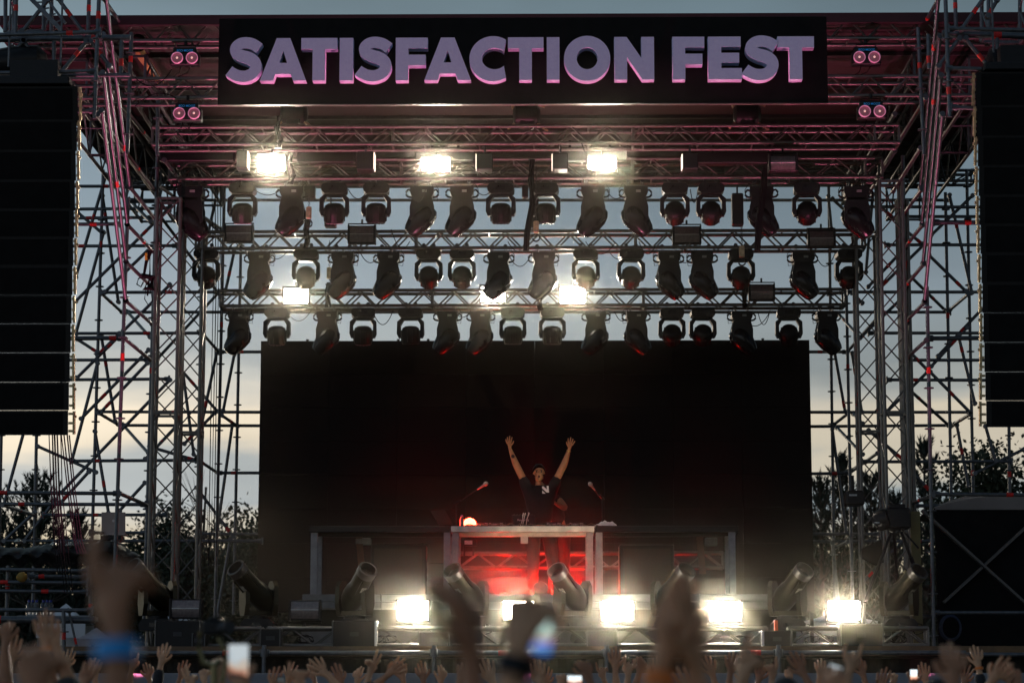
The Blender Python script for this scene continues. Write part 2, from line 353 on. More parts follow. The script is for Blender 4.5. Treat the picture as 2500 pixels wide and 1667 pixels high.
left = [('U', 244, -60, F, 230, 290, F), ('U', 219, -60, G_, 215, 80, G_), ('U', 40, -60, F, 38, 85, F), ('U', 321, 80, G_, 311, 375, G_), ('L', -60, 87, F, 245, 79, F),
 ('L', -60, 180, F, 235, 174, F), ('L', -60, 277, F, 232, 271, F), ('A', -60, 97, F+.3, 318, 93, F+.3, .038), ('A', -60, 185, F+.3, 318, 184, F+.3), ('A', 132, 100, F+.3, 131, 182, F+.3), ('A', 297, 97, F+.3, 295, 182, F+.3),
 ('B', 150, 176, F+.3, 212, 102, F+.3), ('B', 222, 102, F+.3, 268, 162, F+.3), ('B', 58, 102, F+.3, 118, 178, F+.3), ('B', 140, -5, F+.2, 203, 80, F+.2), ('B', 118, 0, F+.2, 55, 78, F+.2), ('B', 60, 100, F+.3, 20, 140, F+.3),
 ('B', 250, -6, 27.8, 321, 96, H), ('B', 246, 90, 27.8, 317, 182, H), ('B', 242, 184, 27.8, 367, 345, I_), ('B', 239, 281, 27.8, 375, 462, I_), ('B', 390, 285, 30.5, 467, 392, 33), ('B', 402, 392, 30.5, 480, 492, 33),
 ('B', 259, -5, 27.8, 317, 458, H), ('B', 253, 86, 27.8, 311, 549, H), ('B', 252, 179, 27.8, 308, 640, H), ('B', 249, 271, 27.8, 307, 734, H),
 ('B', 317, 457, H, 375, 530, I_), ('B', 311, 549, H, 372, 612, I_), ('B', 308, 640, H, 370, 700, I_), ('B', 307, 734, H, 371, 791, I_), ('B', 303, 826, H, 368, 879, I_), ('B', 292, 1204, H, 362, 1234, I_),
 ('U', 313, 483, H, 280, 1400, H), ('U', 385, 365, I_, 352, 1510, I_), ('U', 252, 415, J, 224, 1345, J), ('U', 548, 450, K-.6, 525, 1510, K-.6), ('U', 589, 560, K+.5, 570, 1500, K+.5), ('U', 496, 440, J, 478, 1500, J),
 ('U', 90, 1020, J, 80, 1500, J), ('U', 4, 1020, J, -6, 1500, J), ('U', 386, 240, G_+.8, 384, 380, G_+.8),
 ('L', 150, 455, J, 378, 455, J), ('L', 316, 489, K, 2320, 489, K), ('L', 150, 511, J, 417, 509, J), ('L', 150, 533, J, 372, 531, J), ('L', 150, 548, I_, 293, 547, I_), ('L', 150, 601, J, 432, 600, J),
 ('L', 247, 714, J, 534, 713, J), ('L', 307, 762, K, 2320, 762, K), ('L', 150, 814, J, 495, 813, J), ('L', 150, 826, I_, 300, 825, I_, .03), ('L', 150, 879, J, 363, 878, J), ('L', 150, 927, J, 413, 925, J),
 ('L', 238, 1005, K, 660, 1006, K), ('L', 300, 1038, K+.5, 660, 1039, K+.5), ('L', 172, 1125, J, 478, 1123, J), ('L', 535, 859, K, 660, 859, K), ('L', 532, 1154, K, 660, 1154, K),
 ('L', -60, 1202, H, 290, 1204, H), ('L', -60, 1230, I_, 356, 1231, I_), ('L', 105, 1257, J, 408, 1256, J), ('L', 478, 1303, K, 650, 1304, K), ('L', 220, 1300, J, 356, 1300, J), ('L', -60, 1320, J, 640, 1320, J),
 ('B', 259, 427, J, 185, 676, J), ('B', 253, 567, J, 185, 815, J), ('B', 250, 477, J+.3, 289, 737, J+.3), ('B', 417, 504, J, 185, 735, J), ('B', 366, 606, J, 256, 713, J), ('B', 190, 519, J, 250, 570, J), ('B', 316, 489, K, 368, 542, I_+1),
 ('B', 247, 716, J, 297, 762, K), ('B', 310, 760, K, 366, 823, J), ('B', 292, 814, J, 238, 867, J), ('B', 190, 829, J, 238, 860, J), ('B', 301, 808, J, 415, 695, J), ('B', 387, 454, 33, 541, 560, K), ('B', 494, 814, J, 537, 862, K),
 ('B', 533, 460, K, 503, 592, K), ('B', 572, 614, K, 551, 708, K), ('B', 289, 822, J, 188, 922, J), ('B', 363, 854, J, 198, 1022, J), ('B', 360, 886, J, 247, 1005, J), ('B', 238, 886, J, 176, 1122, J), ('B', 247, 818, J+.4, 281, 1028, J+.4),
 ('B', 241, 1008, J, 288, 1036, K), ('B', 304, 1041, K, 363, 1107, J), ('B', 415, 927, J, 149, 1202, J), ('B', 232, 1053, J, 265, 1252, J), ('B', 530, 857, K, 488, 1056, K), ('B', 572, 865, K+.5, 545, 1002, K+.5), ('B', 447, 913, K, 473, 1109, K),
 ('B', 440, 900, K, 530, 1003, K), ('B', 524, 1008, K, 450, 1083, K), ('B', 542, 1014, K, 580, 1040, K+.5), ('B', 567, 1038, K+.5, 531, 1290, K+.5), ('B', 480, 1120, J, 533, 1155, K), ('B', 92, 1089, J, 234, 1152, J), ('B', 62, 1040, J, 10, 1230, J),
 ('B', 217, 1151, J, 149, 1226, J), ('B', 354, 1178, J, 292, 1246, J), ('B', 6, 1232, I_, 82, 1256, J), ('B', 365, 1090, J, 478, 1123, J), ('B', 480, 1190, K, 570, 1310, K), ('B', 563, 1315, K+.5, 530, 1500, K+.5), ('B', 85, 1250, J, 10, 1320, J), ('B', 135, 1220, J, 60, 1320, J),
 ('B', 385, 520, J, 540, 725, K), ('B', 533, 715, K, 385, 875, J), ('B', 430, 1040, K, 355, 1120, J), ('B', 560, 590, K, 470, 505, K)]
tL = P(250, 1580, 31); scaffold('dense scaffold tower of tubes at the left side of the stage', (tL.x, 31, 0), left)
right = [('U', 2306, -60, F, 2319, 286, F), ('U', 2330, -60, G_, 2334, 72, G_), ('U', 2241, 68, G_, 2256, 378, G_), ('L', 2315, 71, F, 2560, 75, F), ('A', 2300, 82, F+.3, 2560, 91, F+.3, .038), ('L', 2310, 167, F, 2560, 173, F), ('L', 2322, 263, F, 2560, 269, F),
 ('B', 2402, -5, F+.2, 2348, 72, F+.2), ('B', 2342, 95, F+.3, 2292, 162, F+.3), ('B', 2357, 95, F+.3, 2415, 165, F+.3), ('A', 2434, 90, F+.3, 2436, 168, F+.3), ('B', 2435, 0, F+.2, 2412, 40, F+.2), ('A', 2266, 85, F+.3, 2268, 168, F+.3),
 ('B', 2293, -6, 27.8, 2241, 90, H), ('B', 2295, 90, 27.8, 2245, 183, H), ('B', 2260, 240, 28.8, 2140, 432, 32), ('B', 2247, 363, 29, 2181, 466, I_), ('B', 2184, 280, 30.5, 2110, 396, 33), ('B', 2184, 369, 30.5, 2110, 492, 33),
 ('B', 2291, -5, 27.8, 2248, 455, H), ('B', 2294, 90, 27.8, 2251, 547, H), ('B', 2297, 185, 27.8, 2254, 642, H), ('B', 2300, 280, 27.8, 2257, 735, H),
 ('B', 2250, 463, H, 2204, 526, I_), ('B', 2253, 549, H, 2207, 606, I_), ('B', 2256, 644, H, 2208, 702, I_), ('B', 2259, 737, H, 2208, 788, I_), ('B', 2262, 830, H, 2210, 877, I_), ('B', 2277, 1207, H, 2215, 1234, I_),
 ('L', 2205, 529, J, 2420, 529, J), ('L', 2110, 505, J, 2420, 506, J), ('L', 2280, 543, I_, 2420, 544, I_, .03), ('L', 2160, 598, J, 2420, 598, J), ('L', 2070, 713, J, 2420, 713, J), ('L', 2120, 813, J, 2420, 813, J), ('L', 2265, 826, I_, 2420, 825, I_, .03),
 ('L', 1960, 859, K, 2067, 859, K), ('L', 2205, 879, J, 2420, 879, J), ('L', 2165, 927, J, 2420, 928, J), ('L', 1960, 1006, K, 2372, 1006, K), ('L', 1960, 1041, K+.5, 2322, 1038, K+.5), ('L', 2105, 1127, J, 2470, 1126, J), ('L', 1960, 1156, K, 2072, 1155, K),
 ('L', 2280, 1206, H, 2560, 1208, H), ('L', 2230, 1234, I_, 2560, 1236, I_), ('L', 1960, 1303, K, 2145, 1303, K), ('L', 1960, 1322, K+.5, 2330, 1320, K+.5), ('L', 2280, 1495, H, 2560, 1495, H), ('L', 2240, 1504, I_, 2560, 1505, I_),
 ('U', 2023, 450, K+.5, 2038, 1500, K+.5), ('U', 2066, 700, K-.6, 2082, 1500, K-.6), ('U', 2263, 700, H, 2280, 1585, H), ('U', 2308, 470, J, 2328, 1500, J), ('U', 2360, 415, J+.6, 2382, 1500, J+.6), ('U', 2463, 1020, J, 2468, 1500, J), ('U', 2204, 380, I_, 2222, 1510, I_),
 ('B', 2022, 480, K, 2030, 560, K), ('B', 2318, 477, J, 2373, 715, J), ('B', 2374, 478, J, 2274, 574, J), ('B', 2205, 558, J, 2252, 596, J), ('B', 2268, 623, J, 2358, 711, J), ('B', 2212, 664, J, 2308, 758, K), ('B', 2252, 601, J, 2135, 716, J), ('B', 2363, 719, J, 2320, 756, K),
 ('B', 2395, 757, J, 2290, 869, J), ('B', 2155, 510, J, 2205, 552, J), ('B', 2047, 766, K, 2100, 825, J), ('B', 2140, 778, J, 2070, 857, K), ('B', 2131, 475, K, 2114, 665, K), ('B', 2032, 486, K, 2062, 513, K), ('B', 2080, 715, J, 2105, 740, J),
 ('B', 2080, 862, K, 2104, 1006, K), ('B', 2038, 862, K+.5, 2063, 1004, K+.5), ('B', 2360, 800, J, 2274, 894, J), ('B', 2264, 908, J, 2160, 1010, J), ('B', 2271, 908, J, 2368, 1006, J), ('B', 2205, 842, J, 2267, 906, J), ('B', 2219, 950, J, 2314, 1036, K), ('B', 2340, 820, J, 2380, 985, J),
 ('B', 2369, 1011, J, 2331, 1034, K), ('B', 2083, 1010, K, 2106, 1034, J), ('B', 2044, 1044, K, 2106, 1109, J), ('B', 2068, 1011, K, 2036, 1036, K+.5), ('B', 2032, 1047, K+.5, 2066, 1300, K+.5), ('B', 2336, 1038, K, 2364, 1185, K), ('B', 2225, 1150, J, 2275, 1202, J), ('B', 2120, 1050, J, 2215, 1130, J),
 ('B', 2142, 1106, J, 2073, 1155, K), ('B', 2500, 1096, J, 2380, 1155, J), ('B', 2406, 1040, J, 2430, 1124, J), ('B', 2120, 700, J, 2205, 610, J), ('B', 2105, 820, J, 2205, 725, J), ('B', 2070, 1322, K, 2040, 1335, K+.5), ('B', 2032, 1325, K+.5, 2050, 1500, K+.5), ('B', 2215, 1310, J, 2105, 1420, J)]
tR = P(2280, 1580, 31); scaffold('dense scaffold tower of tubes at the right side of the stage', (tR.x, 31, 0), right)
# low stack of tubes and beam at the far left wing
low = [('L', -60, 1389, 30.3, 214, 1393, 30.3), ('L', 70, 1406, 31, 214, 1408, 31), ('L', -60, 1420, 30.3, 214, 1422, 30.3), ('L', -60, 1441, 30.3, 214, 1444, 30.3), ('L', -60, 1488, 29.4, 226, 1489, 29.4), ('A', -60, 1511, 29.6, 232, 1513, 29.6, .045), ('L', -60, 1580, 29, 226, 1585, 29),
 ('U', 155, 1489, 29.4, 156, 1590, 29.4), ('B', 168, 1490, 29.5, 190, 1590, 29.5, .014), ('U', 20, 1380, 30.4, 16, 1510, 30.4), ('U', 220, 1380, 30.4, 222, 1520, 30.4)]
lw = scaffold('low scaffold railing of the far left wing below the black tarpaulin', (P(80, 1580, 30).x, 30, 0), low)
# golden timber roof brace on the left
g = MB(); g.bar(P(331, 115, 29.6), P(393, 196, 31.6), .075, .12); tag(g.build('timber_brace', mat('yellow_timber', (.5, .36, .12), .6, 0, .2)), 'yellowish timber brace slanting under the left part of the roof', 'brace')
# round reel of black strap at the head of the left brace
g = MB(); c = P(332, 105, 29.4); g.lathe([(.11, -.04), (.13, -.03), (.13, .03), (.11, .04)], Matrix.Translation(c) @ Matrix.Rotation(R(90), 4, 'X') @ Matrix.Rotation(R(60), 4, 'X')); tag(g.build('strap_reel', FAB, None, True), 'round black strap reel above the yellowish timber brace', 'reel')

# ------------------------------------------------------------------ festival sign
SY = 28.45
pl, pr = P(533, 150, SY).x, P(2020, 150, SY).x; zt, zb = P(1276, 43, SY).z, P(1276, 253, SY).z
sg = thing('festival_sign', 'long black festival sign with raised lilac letters along the roof edge', 'sign', ((pl + pr) / 2, SY, zb))
g = MB(); g.box((pl, SY, zb), (pr, SY + .07, zt), bev=.006); g.build('board', FAB, sg)
g = MB(); g.box((pl, SY - .004, zb - .008), (pr, SY + .02, zb - .002)); g.build('bottom_edge_strip', mat('satin_black_metal', (.03, .03, .03), .5, .6, 0), sg)
LET = mat('lilac_letter_foam', (.68, .74, 1.0), .7, 0, .05, 30)
def el(cx, cy_, rx, ry, a0, a1, n=28): return [(cx + rx * math.cos(R(a0 + (a1 - a0) * i / n)), cy_ + ry * math.sin(R(a0 + (a1 - a0) * i / n))) for i in range(n + 1)]
def crom(ps, n=8):
    out = []
    for i in range(len(ps) - 1):
        p0, p1, p2, p3 = ps[max(0, i - 1)], ps[i], ps[i + 1], ps[min(len(ps) - 1, i + 2)]
        for k in range(n):
            t = k / n; out.append(tuple(.5 * (2 * p1[j] + (p2[j] - p0[j]) * t + (2 * p0[j] - 5 * p1[j] + 4 * p2[j] - p3[j]) * t * t + (3 * p1[j] - p0[j] - 3 * p2[j] + p3[j]) * t ** 3) for j in (0, 1)))
    return out + [ps[-1]]
def glyph(ch):
    if ch == 'A': return [[(0, 0), (32, 0), (38, 16), (75, 16), (81, 0), (113, 0), (73, 103), (40, 103)], [(47, 43), (66, 43), (56.5, 72)]], 113
    if ch == 'T': return [[(0, 76), (28, 76), (28, 0), (59, 0), (59, 76), (88, 76), (88, 103), (0, 103)]], 88
    if ch == 'I': return [[(0, 0), (31, 0), (31, 103), (0, 103)]], 31
    if ch == 'F': return [[(0, 0), (31, 0), (31, 36), (73, 36), (73, 62), (31, 62), (31, 77), (78, 77), (78, 103), (0, 103)]], 78
    if ch == 'E': return [[(0, 0), (79, 0), (79, 27), (31, 27), (31, 40), (73, 40), (73, 64), (31, 64), (31, 78), (77, 78), (77, 103), (0, 103)]], 79
    if ch == 'N': return [[(0, 0), (31, 0), (31, 54), (68, 0), (97, 0), (97, 103), (66, 103), (66, 52), (30, 103), (0, 103)]], 97
    if ch == 'O': return [el(56.5, 51.5, 56.5, 54.5, 0, 355, 63), el(56.5, 51.5, 25.5, 26, 0, 355, 47)], 113
    if ch == 'C': return [el(56.5, 51.5, 56.5, 54.5, 57, 303, 50) + el(60, 51.5, 30, 25.5, 318, 42, 30)], 88
    if ch == 'S':
        cl = crom([(35, 27), (19, 37), (1, 40.5), (-14, 37.5), (-24, 28), (-22, 16), (-9, 8.5), (9, 3), (23, -6), (27, -19), (19, -33), (2, -40), (-17, -39), (-33, -32), (-40, -27)])
        hw = []; n = len(cl)
        L_, R_ = [], []
        for i, (x, y) in enumerate(cl):
            a, b = cl[max(0, i - 1)], cl[min(n - 1, i + 1)]; dx, dy = b[0] - a[0], b[1] - a[1]; q = math.hypot(dx, dy) or 1
            t = 13.6 + 1.8 * math.exp(-((i / n - .5) / .12) ** 2)
            L_.append((x - dy / q * t + 42.5, y + dx / q * t + 51.5)); R_.append((x + dy / q * t + 42.5, y - dx / q * t + 51.5))
        return [L_ + R_[::-1]], 85
XS = [('S', 557, 640), ('A', 635, 748), ('T', 735, 823), ('I', 829, 862), ('S', 872, 957), ('F', 966, 1044), ('A', 1036, 1150), ('C', 1146, 1236), ('T', 1240, 1327), ('I', 1335, 1366), ('O', 1377, 1490), ('N', 1500, 1597),
      ('F', 1642, 1720), ('E', 1729, 1811), ('S', 1816, 1902), ('T', 1899, 1988)]
LD = .072; LY = SY - 2 * LD
zl0 = P(1276, 196, LY).z; sc_h = (P(1276, 92, LY).z - zl0) / 103
for ch, a, b in XS:
    lp, wd = glyph(ch); xa, xb = P(a, 150, LY).x, P(b, 150, LY).x; sx = (xb - xa) / wd
    me = shape_mesh([[(x * sx, y * sc_h) for x, y in l] for l in lp], LD)
    me.transform(Matrix.Translation((xa - sg.location.x, LY + LD - .004 - sg.location.y, zl0 - sg.location.z)) @ Matrix.Rotation(R(90), 4, 'X')); me.materials.append(LET)
    o = link('letter', me, sg); o['label'] = 'raised lilac letter %s' % ch

# ------------------------------------------------------------------ LED wall
WY = 36.0
xl, xr, zt = P(637, 830, WY).x, P(1976, 830, WY).x, P(1300, 831, WY).z
lw_ = thing('video_wall', 'huge black switched off video wall behind the performer', 'video wall', ((xl + xr) / 2, WY, DECK))
LEDM = mat('black_led_panel', (.013, .0085, .0068), .7, 0, .2, 3, spec=.15)
nx, nz_ = 8, 8; cw = (xr - xl) / nx; chh = .5; z0 = zt - nz_ * chh
for j in range(nz_):
    for i in range(nx):
        g = MB(); g.box((xl + i * cw + .0008, WY, z0 + j * chh + .0008), (xl + (i + 1) * cw - .0008, WY + .09, z0 + (j + 1) * chh - .0008), bev=.002)
        g.build('led_panel', LEDM, lw_)
g = MB()
for i in range(nx + 1): x = min(max(xl + i * cw, xl + .03), xr - .03); g.box((x - .025, WY + .1, DECK), (x + .025, WY + .2, zt - .1))
g.build('support_frame', DGREY, lw_)
for px in (750, 972, 1045, 1863, 1937):
    p = P(px, 830, WY); g = MB(); g.tube((p.x, WY + .05, zt), (p.x, WY + .05, zt + .018), .016, 8); g.tube((p.x, WY + .05, zt + .018), (p.x, WY + .05, zt + .03), .024, 8); g.build('top_pin', BLK, lw_)

# ------------------------------------------------------------------ hanging moving lamps
def clampset(root, xs, top, bottom=0.):
    for x in xs:
        g = MB(); g.box((x - .016, -.02, bottom), (x - .008, .02, top)); g.box((x + .008, -.02, bottom), (x + .016, .02, top)); g.box((x - .016, -.02, bottom + .02), (x + .016, .02, bottom + .032)); g.tube((x, -.03, top), (x, .03, top), .028, 10)
        g.build('clamp', GALV, root)
def wash_proto(tilt, glow, label='x'):
    """hangs down from z = 0 (the top of its base)"""
    t = thing('wash_light', label, 'stage light', (0, 0, 0), 'round wash lights hanging from the trusses')
    g = MB(); g.prism([(-.175, -.045), (-.15, -.005), (-.10, 0), (.10, 0), (.15, -.005), (.175, -.045), (.17, -.10), (.13, -.135), (-.13, -.135), (-.17, -.10)], -.13, .13)
    b_ = g.build('base', BLK, t)
    g = MB(); g.box((-.06, -.138, -.09), (.06, -.129, -.04)); g.build('display', BLKG, b_)
    clampset(t, (-.07, .07), .075, -.01)
    g = MB(); yo = [(-.13, -.135), (.13, -.135), (.195, -.19), (.20, -.37), (.175, -.425), (.14, -.425), (.145, -.24), (.10, -.163), (-.10, -.163), (-.145, -.24), (-.14, -.425), (-.175, -.425), (-.20, -.37), (-.195, -.19)]
    g.prism(yo, -.055, .055); g.build('yoke', BLK, t)
    Mx = Matrix.Translation((0, 0, -.372)) @ Matrix.Rotation(R(tilt), 4, 'X')
    g = MB(); g.lathe([(.02, .125), (.08, .118), (.122, .09), (.138, .03), (.138, -.04), (.128, -.055), (.128, -.13), (.118, -.145)], Mx, 24)
    for k in range(10): a = 2 * math.pi * k / 10; g.box((.128, -.006, -.12), (.142, .006, .06), 0, Mx @ Matrix.Rotation(a, 4, 'Z'))
    h = g.build('head', BLK, t, True)
    g = MB(); rr = [(0, 1)] + [(.05, 6), (.095, 12)]
    for rad, k in rr:
        for i in range(k): a = 2 * math.pi * i / k + rad; g.lathe([(.017, -.147), (.014, -.155), (.006, -.158)], Mx @ Matrix.Translation((rad * math.cos(a), rad * math.sin(a), 0)), 8)
    g.build('lens_cluster', mat('pink_glint_lenses' if glow else 'dark_lenses', (.5, .35, .4) if glow else (.03, .03, .03), .1, 0, 0), h, True)  # pink glint painted into the lens colour of some lamps
    return t
def spot_proto(sgn, label='x'):
    t = thing('spot_light', label, 'stage light', (0, 0, 0), 'tapered moving spot lights hanging from the trusses')
    g = MB(); g.prism([(-.15, 0), (.15, 0), (.15, -.08), (.12, -.14), (-.12, -.14), (-.15, -.08)], -.12, .12); b_ = g.build('base', BLK, t)
    g = MB(); g.box((.0, -.128, -.075), (.06, -.119, -.045)); g.build('display', mat('dim_display', (.25, .27, .25), .3, 0, 0), b_)
    for s_ in (-1, 1):
        g = MB(); g.path([(s_ * .14, 0, -.03), (s_ * .18, 0, -.02), (s_ * .205, 0, -.05), (s_ * .205, 0, -.085), (s_ * .18, 0, -.11), (s_ * .13, 0, -.12)], .014, 8); g.build('handle', BLK, t, True)
    clampset(t, (-.09, .09), .10, 0)
    # yoke seen side on: a tapering leg on each side of the head
    g = MB()
    for y in (-.12, .085): g.prism([(-.125, -.14), (.125, -.14), (.155, -.26), (.155, -.42), (.10, -.47), (.015, -.285), (-.015, -.285), (-.10, -.47), (-.155, -.42), (-.155, -.26)], y, y + .035)
    g.box((-.11, -.12, -.165), (.11, .12, -.135)); g.build('yoke', BLK, t)
    Mx = Matrix.Translation((0, 0, -.39)) @ Matrix.Rotation(R(38 * sgn), 4, 'Y')
    g = MB(); g.lathe([(.05, .19), (.10, .175), (.14, .12), (.16, .03), (.152, -.07), (.115, -.20), (.09, -.245), (.06, -.25)], Mx, 20); h = g.build('head', BLKG, t, True)
    g = MB(); g.lathe([(.075, -.245), (.05, -.257), (.02, -.26)], Mx, 16); g.build('lens', LENS, h, True)
    g = MB(); g.path([(.10 * sgn, 0, .0), (.16 * sgn, .02, .07), (.21 * sgn, 0, -.02), (.19 * sgn, .02, -.16), (.10 * sgn, .03, -.14)], .005, 5); g.build('cable', CABLE, t)
    return t
protos = {('W', 0): wash_proto(16, True), ('W', 1): wash_proto(8, False), ('W', 2): wash_proto(62, False), ('SL', 0): spot_proto(1), ('SR', 0): spot_proto(-1)}
used = set()
rows = [('top', 31.2, 452, [('SR', 467, 1.14), ('W0', 593, 1), ('SL', 714, 1.05), ('W0', 817, 1), ('W1', 919, 1), ('SL', 1031, 1.05), ('SL', 1128, 1.05), ('W1', 1223, 1), ('W1', 1332, 1), ('SL', 1448, 1.05), ('SR', 1551, 1.05), ('W2', 1647, 1), ('W2', 1735, 1), ('SR', 1859, 1.05), ('W2', 1969, 1), ('SR', 2089, 1.1)]),
        ('middle', 33.0, 612, [('W2', 505, 1), ('SL', 634, 1.04), ('W2', 748, 1), ('SL', 838, 1.04), ('SL', 949, 1.04), ('W2', 1047, 1), ('W2', 1128, 1), ('SL', 1218, 1.04), ('SL', 1327, 1.04), ('W2', 1430, 1), ('W2', 1540, 1), ('SR', 1632, 1.04), ('SR', 1714, 1.04), ('W2', 1808, 1), ('SR', 1959, 1.04), ('W2', 2071, 1)]),
        ('lowest', 34.4, 755, [('SL', 584, 1), ('W0', 677, 1), ('SL', 800, 1), ('W0', 887, 1), ('W1', 1003, 1), ('SL', 1093, 1), ('SL', 1174, 1), ('W1', 1252, 1), ('W1', 1348, 1), ('SL', 1455, 1), ('SR', 1553, 1), ('W2', 1640, 1), ('W2', 1715, 1), ('SR', 1810, 1), ('W2', 1925, 1), ('SR', 2017, 1)])]
for rn, Y, ytop, lst in rows:
    cnt = {'W': 0, 'S': 0}
    for k, px, s_ in lst:
        key = ('W', int(k[1])) if k[0] == 'W' else (k, 0); pr_ = protos[key]; cnt[k[0]] += 1
        drop = 8 if k[0] == 'S' else 0; p = P(px, ytop + drop, Y)
        wn = 'round wash light' if k[0] == 'W' else 'tapered spot light'
        o_ = cnt[k[0]]; tot = sum(1 for q in lst if q[0][0] == k[0])
        look = {('W', 0): ' with pink glinting lenses', ('W', 1): '', ('W', 2): ' aimed level', ('SL', 0): ' leaning left', ('SR', 0): ' leaning right'}[key]
        pos = ('%s from the left' % ORD[o_]) if o_ <= tot / 2 else ('%s from the right' % ORD[tot - o_ + 1])
        pos = pos.replace('first from the', 'nearest the').replace('nearest the left', 'farthest left').replace('nearest the right', 'farthest right')
        lab = '%s%s, %s lamp row, %s among them' % (wn, look, rn, pos)
        if key in used: o = dup(pr_, p, 0, lab)
        else: o = pr_; o.location = p; o['label'] = lab; used.add(key)
        o.location = p; o.rotation_euler = (0, 0, R(random.uniform(-4, 4))); o.scale = (s_ * .97,) * 3

# ------------------------------------------------------------------ strobes
def strobe(px, py, w_, h_, Y, label, lit=True, top=False, yaw=0, stand=0.):
    p = P(px, py, Y); W, H_ = w_ * S(Y), h_ * S(Y)
    t = thing('strobe_light', label, 'strobe light', p, 'rectangular strobe lights'); x, y, z = p
    g = MB(); e = .018; g.box((x - W / 2 - e, y + .012, z - H_ / 2 - e), (x + W / 2 + e, y + .13, z + H_ / 2 + e), bev=.008); g.build('housing', BLK, t)
    for s_ in (-1, 1):
        g = MB(); g.box((x + s_ * (W / 2 + e) - .012, y - .03, z - H_ / 2 - e - .004), (x + s_ * (W / 2 + e) + .012, y + .14, z + H_ / 2 + e + .004), bev=.005); g.build('side_plate', BLK, t)
    if lit:
        g = MB(); g.box((x - W / 2, y, z - H_ / 2), (x + W / 2, y + .010, z + H_ / 2)); g.build('light_panel', (STROBE_TOP if Y < 32 else STROBE_MID) if top else STROBE, t)
    else:
        rm = mat('strobe_reflector', (.20, .17, .165), .42, .55, .25, 30)
        g = MB(); n = 14; vs = []
        for i in range(n + 1): a = math.pi * i / n; vs += [(x - W / 2, y + .008 - .0 + .07 * math.sin(a) * 0 + .006, z - H_ / 2 + H_ * i / n), (x + W / 2, y + .014, z - H_ / 2 + H_ * i / n)]
        vs = [(vx, y + .012 - .045 * abs(math.cos(math.pi * (i // 2) / n)) * 0 - .02 * math.sin(math.pi * (i // 2) / n), vz) for i, (vx, _, vz) in enumerate(vs)]
        g.add(vs, [(2 * i, 2 * i + 1, 2 * i + 3, 2 * i + 2) for i in range(n)]); g.build('reflector', rm, t, True)
        g = MB(); g.tube((x - W / 2, y - .02, z), (x + W / 2, y - .02, z), .006, 8); g.build('flash_tube', mat('tube_glass', (.6, .6, .6), .1, 0, 0), t, True)
    if top: g = MB(); g.box((x - W / 2 - e, y - .03, z + H_ / 2 + e - .004), (x + W / 2 + e, y + .02, z + H_ / 2 + e + .004)); g.build('added_visor', BLK, t)  # added flap that keeps strobe light off the sign's underside
    g = MB(); d = 1 if not stand else -1
    g.path([(x - W / 2 - e - .012, y + .06, z), (x - W / 2 - e - .012, y + .06, z + d * (H_ / 2 + .05)), (x + W / 2 + e + .012, y + .06, z + d * (H_ / 2 + .05)), (x + W / 2 + e + .012, y + .06, z)], .01, 6)
    g.tube((x, y + .06, z + d * (H_ / 2 + .05)), (x, y + .06, z + d * (H_ / 2 + .11)), .014, 8); g.build('bracket', BLK, t)
    return t
strobe(663, 400, 63, 36, 29.75, 'blazing strobe under the main truss, leftmost of the upper three', top=True)
strobe(1064, 402, 66, 27, 29.75, 'blazing strobe under the main truss, middle of the upper three', top=True)
strobe(1470, 400, 64, 25, 29.75, 'blazing strobe under the main truss, rightmost of the upper three', top=True)
strobe(722, 723, 57, 33, 34.1, 'lit strobe on the lowest hanging truss, leftmost of three', top=True)
strobe(1204, 719, 57, 34, 34.5, 'lit strobe on the lowest hanging truss half hidden by a spot light', top=True)
strobe(1398, 721, 58, 37, 34.1, 'lit strobe on the lowest hanging truss, rightmost of three', top=True)
for px, py, lb in ((1008, 1489, 'leftmost of the five along the stage edge'), (1267, 1489, 'second of the five, behind a raised hand'), (1508, 1490, 'middle of the five along the stage edge'),
                   (1771, 1491, 'fourth of the five along the stage edge'), (2060, 1489, 'rightmost of the five along the stage edge')):
    strobe(px, py, 71, 43, 29.6, 'blinding white strobe on the floor truss, ' + lb, stand=1)
strobe(744, 1488, 66, 40, 29.6, 'unlit strobe on the floor truss between two big beam lights', False, stand=1)
strobe(453, 1485, 66, 40, 29.6, 'unlit strobe standing in front of the left truss towers', False, stand=1)
strobe(583, 570, 60, 36, 32.6, 'unlit strobe on the middle hanging truss, glowing pink', False)
strobe(883, 572, 58, 38, 32.6, 'unlit brownish strobe on the middle hanging truss, left of centre', False)
strobe(1677, 573, 60, 37, 32.6, 'unlit strobe on the middle hanging truss, right of centre', False)
strobe(2006, 582, 58, 36, 32.6, 'unlit strobe at the right end of the middle hanging truss', False)
strobe(1860, 713, 54, 34, 34.0, 'unlit strobe at the right end of the lowest hanging truss', False)
strobe(1912, 398, 60, 34, 29.75, 'unlit strobe below the right part of the main truss', False)
# side-turned flood boxes and dark batten housings under the main truss
def floodbox(px, py, w_, h_, Y, side, label, lit=True):
    p = P(px, py, Y); W, H_ = w_ * S(Y), h_ * S(Y); x, y, z = p
    t = thing('flood_box', label, 'flood light', p, 'black flood boxes under the main truss')
    g = MB(); g.box((x - W / 2, y, z - H_ / 2), (x + W / 2, y + .22, z + H_ / 2), bev=.01); g.build('housing', BLK, t)
    g = MB(); q = x + side * (W / 2 + .012); g.box((min(q, q - side * .010), y + .005, z - H_ / 2 + .02), (max(q, q - side * .010), y + .215, z + H_ / 2 - .01)); g.build('glass', mat('warm_glowing_glass', (.8, .8, .8), .3, emit=(1, .82, .66), es=1.6, var=0) if lit else mat('dark_front_glass', (.35, .3, .3), .15, .5, 0), t)
    g = MB(); g.tube((x, y + .1, z + H_ / 2), (x, y + .1, z + H_ / 2 + .12), .014, 8); g.build('hanger', GALV, t)
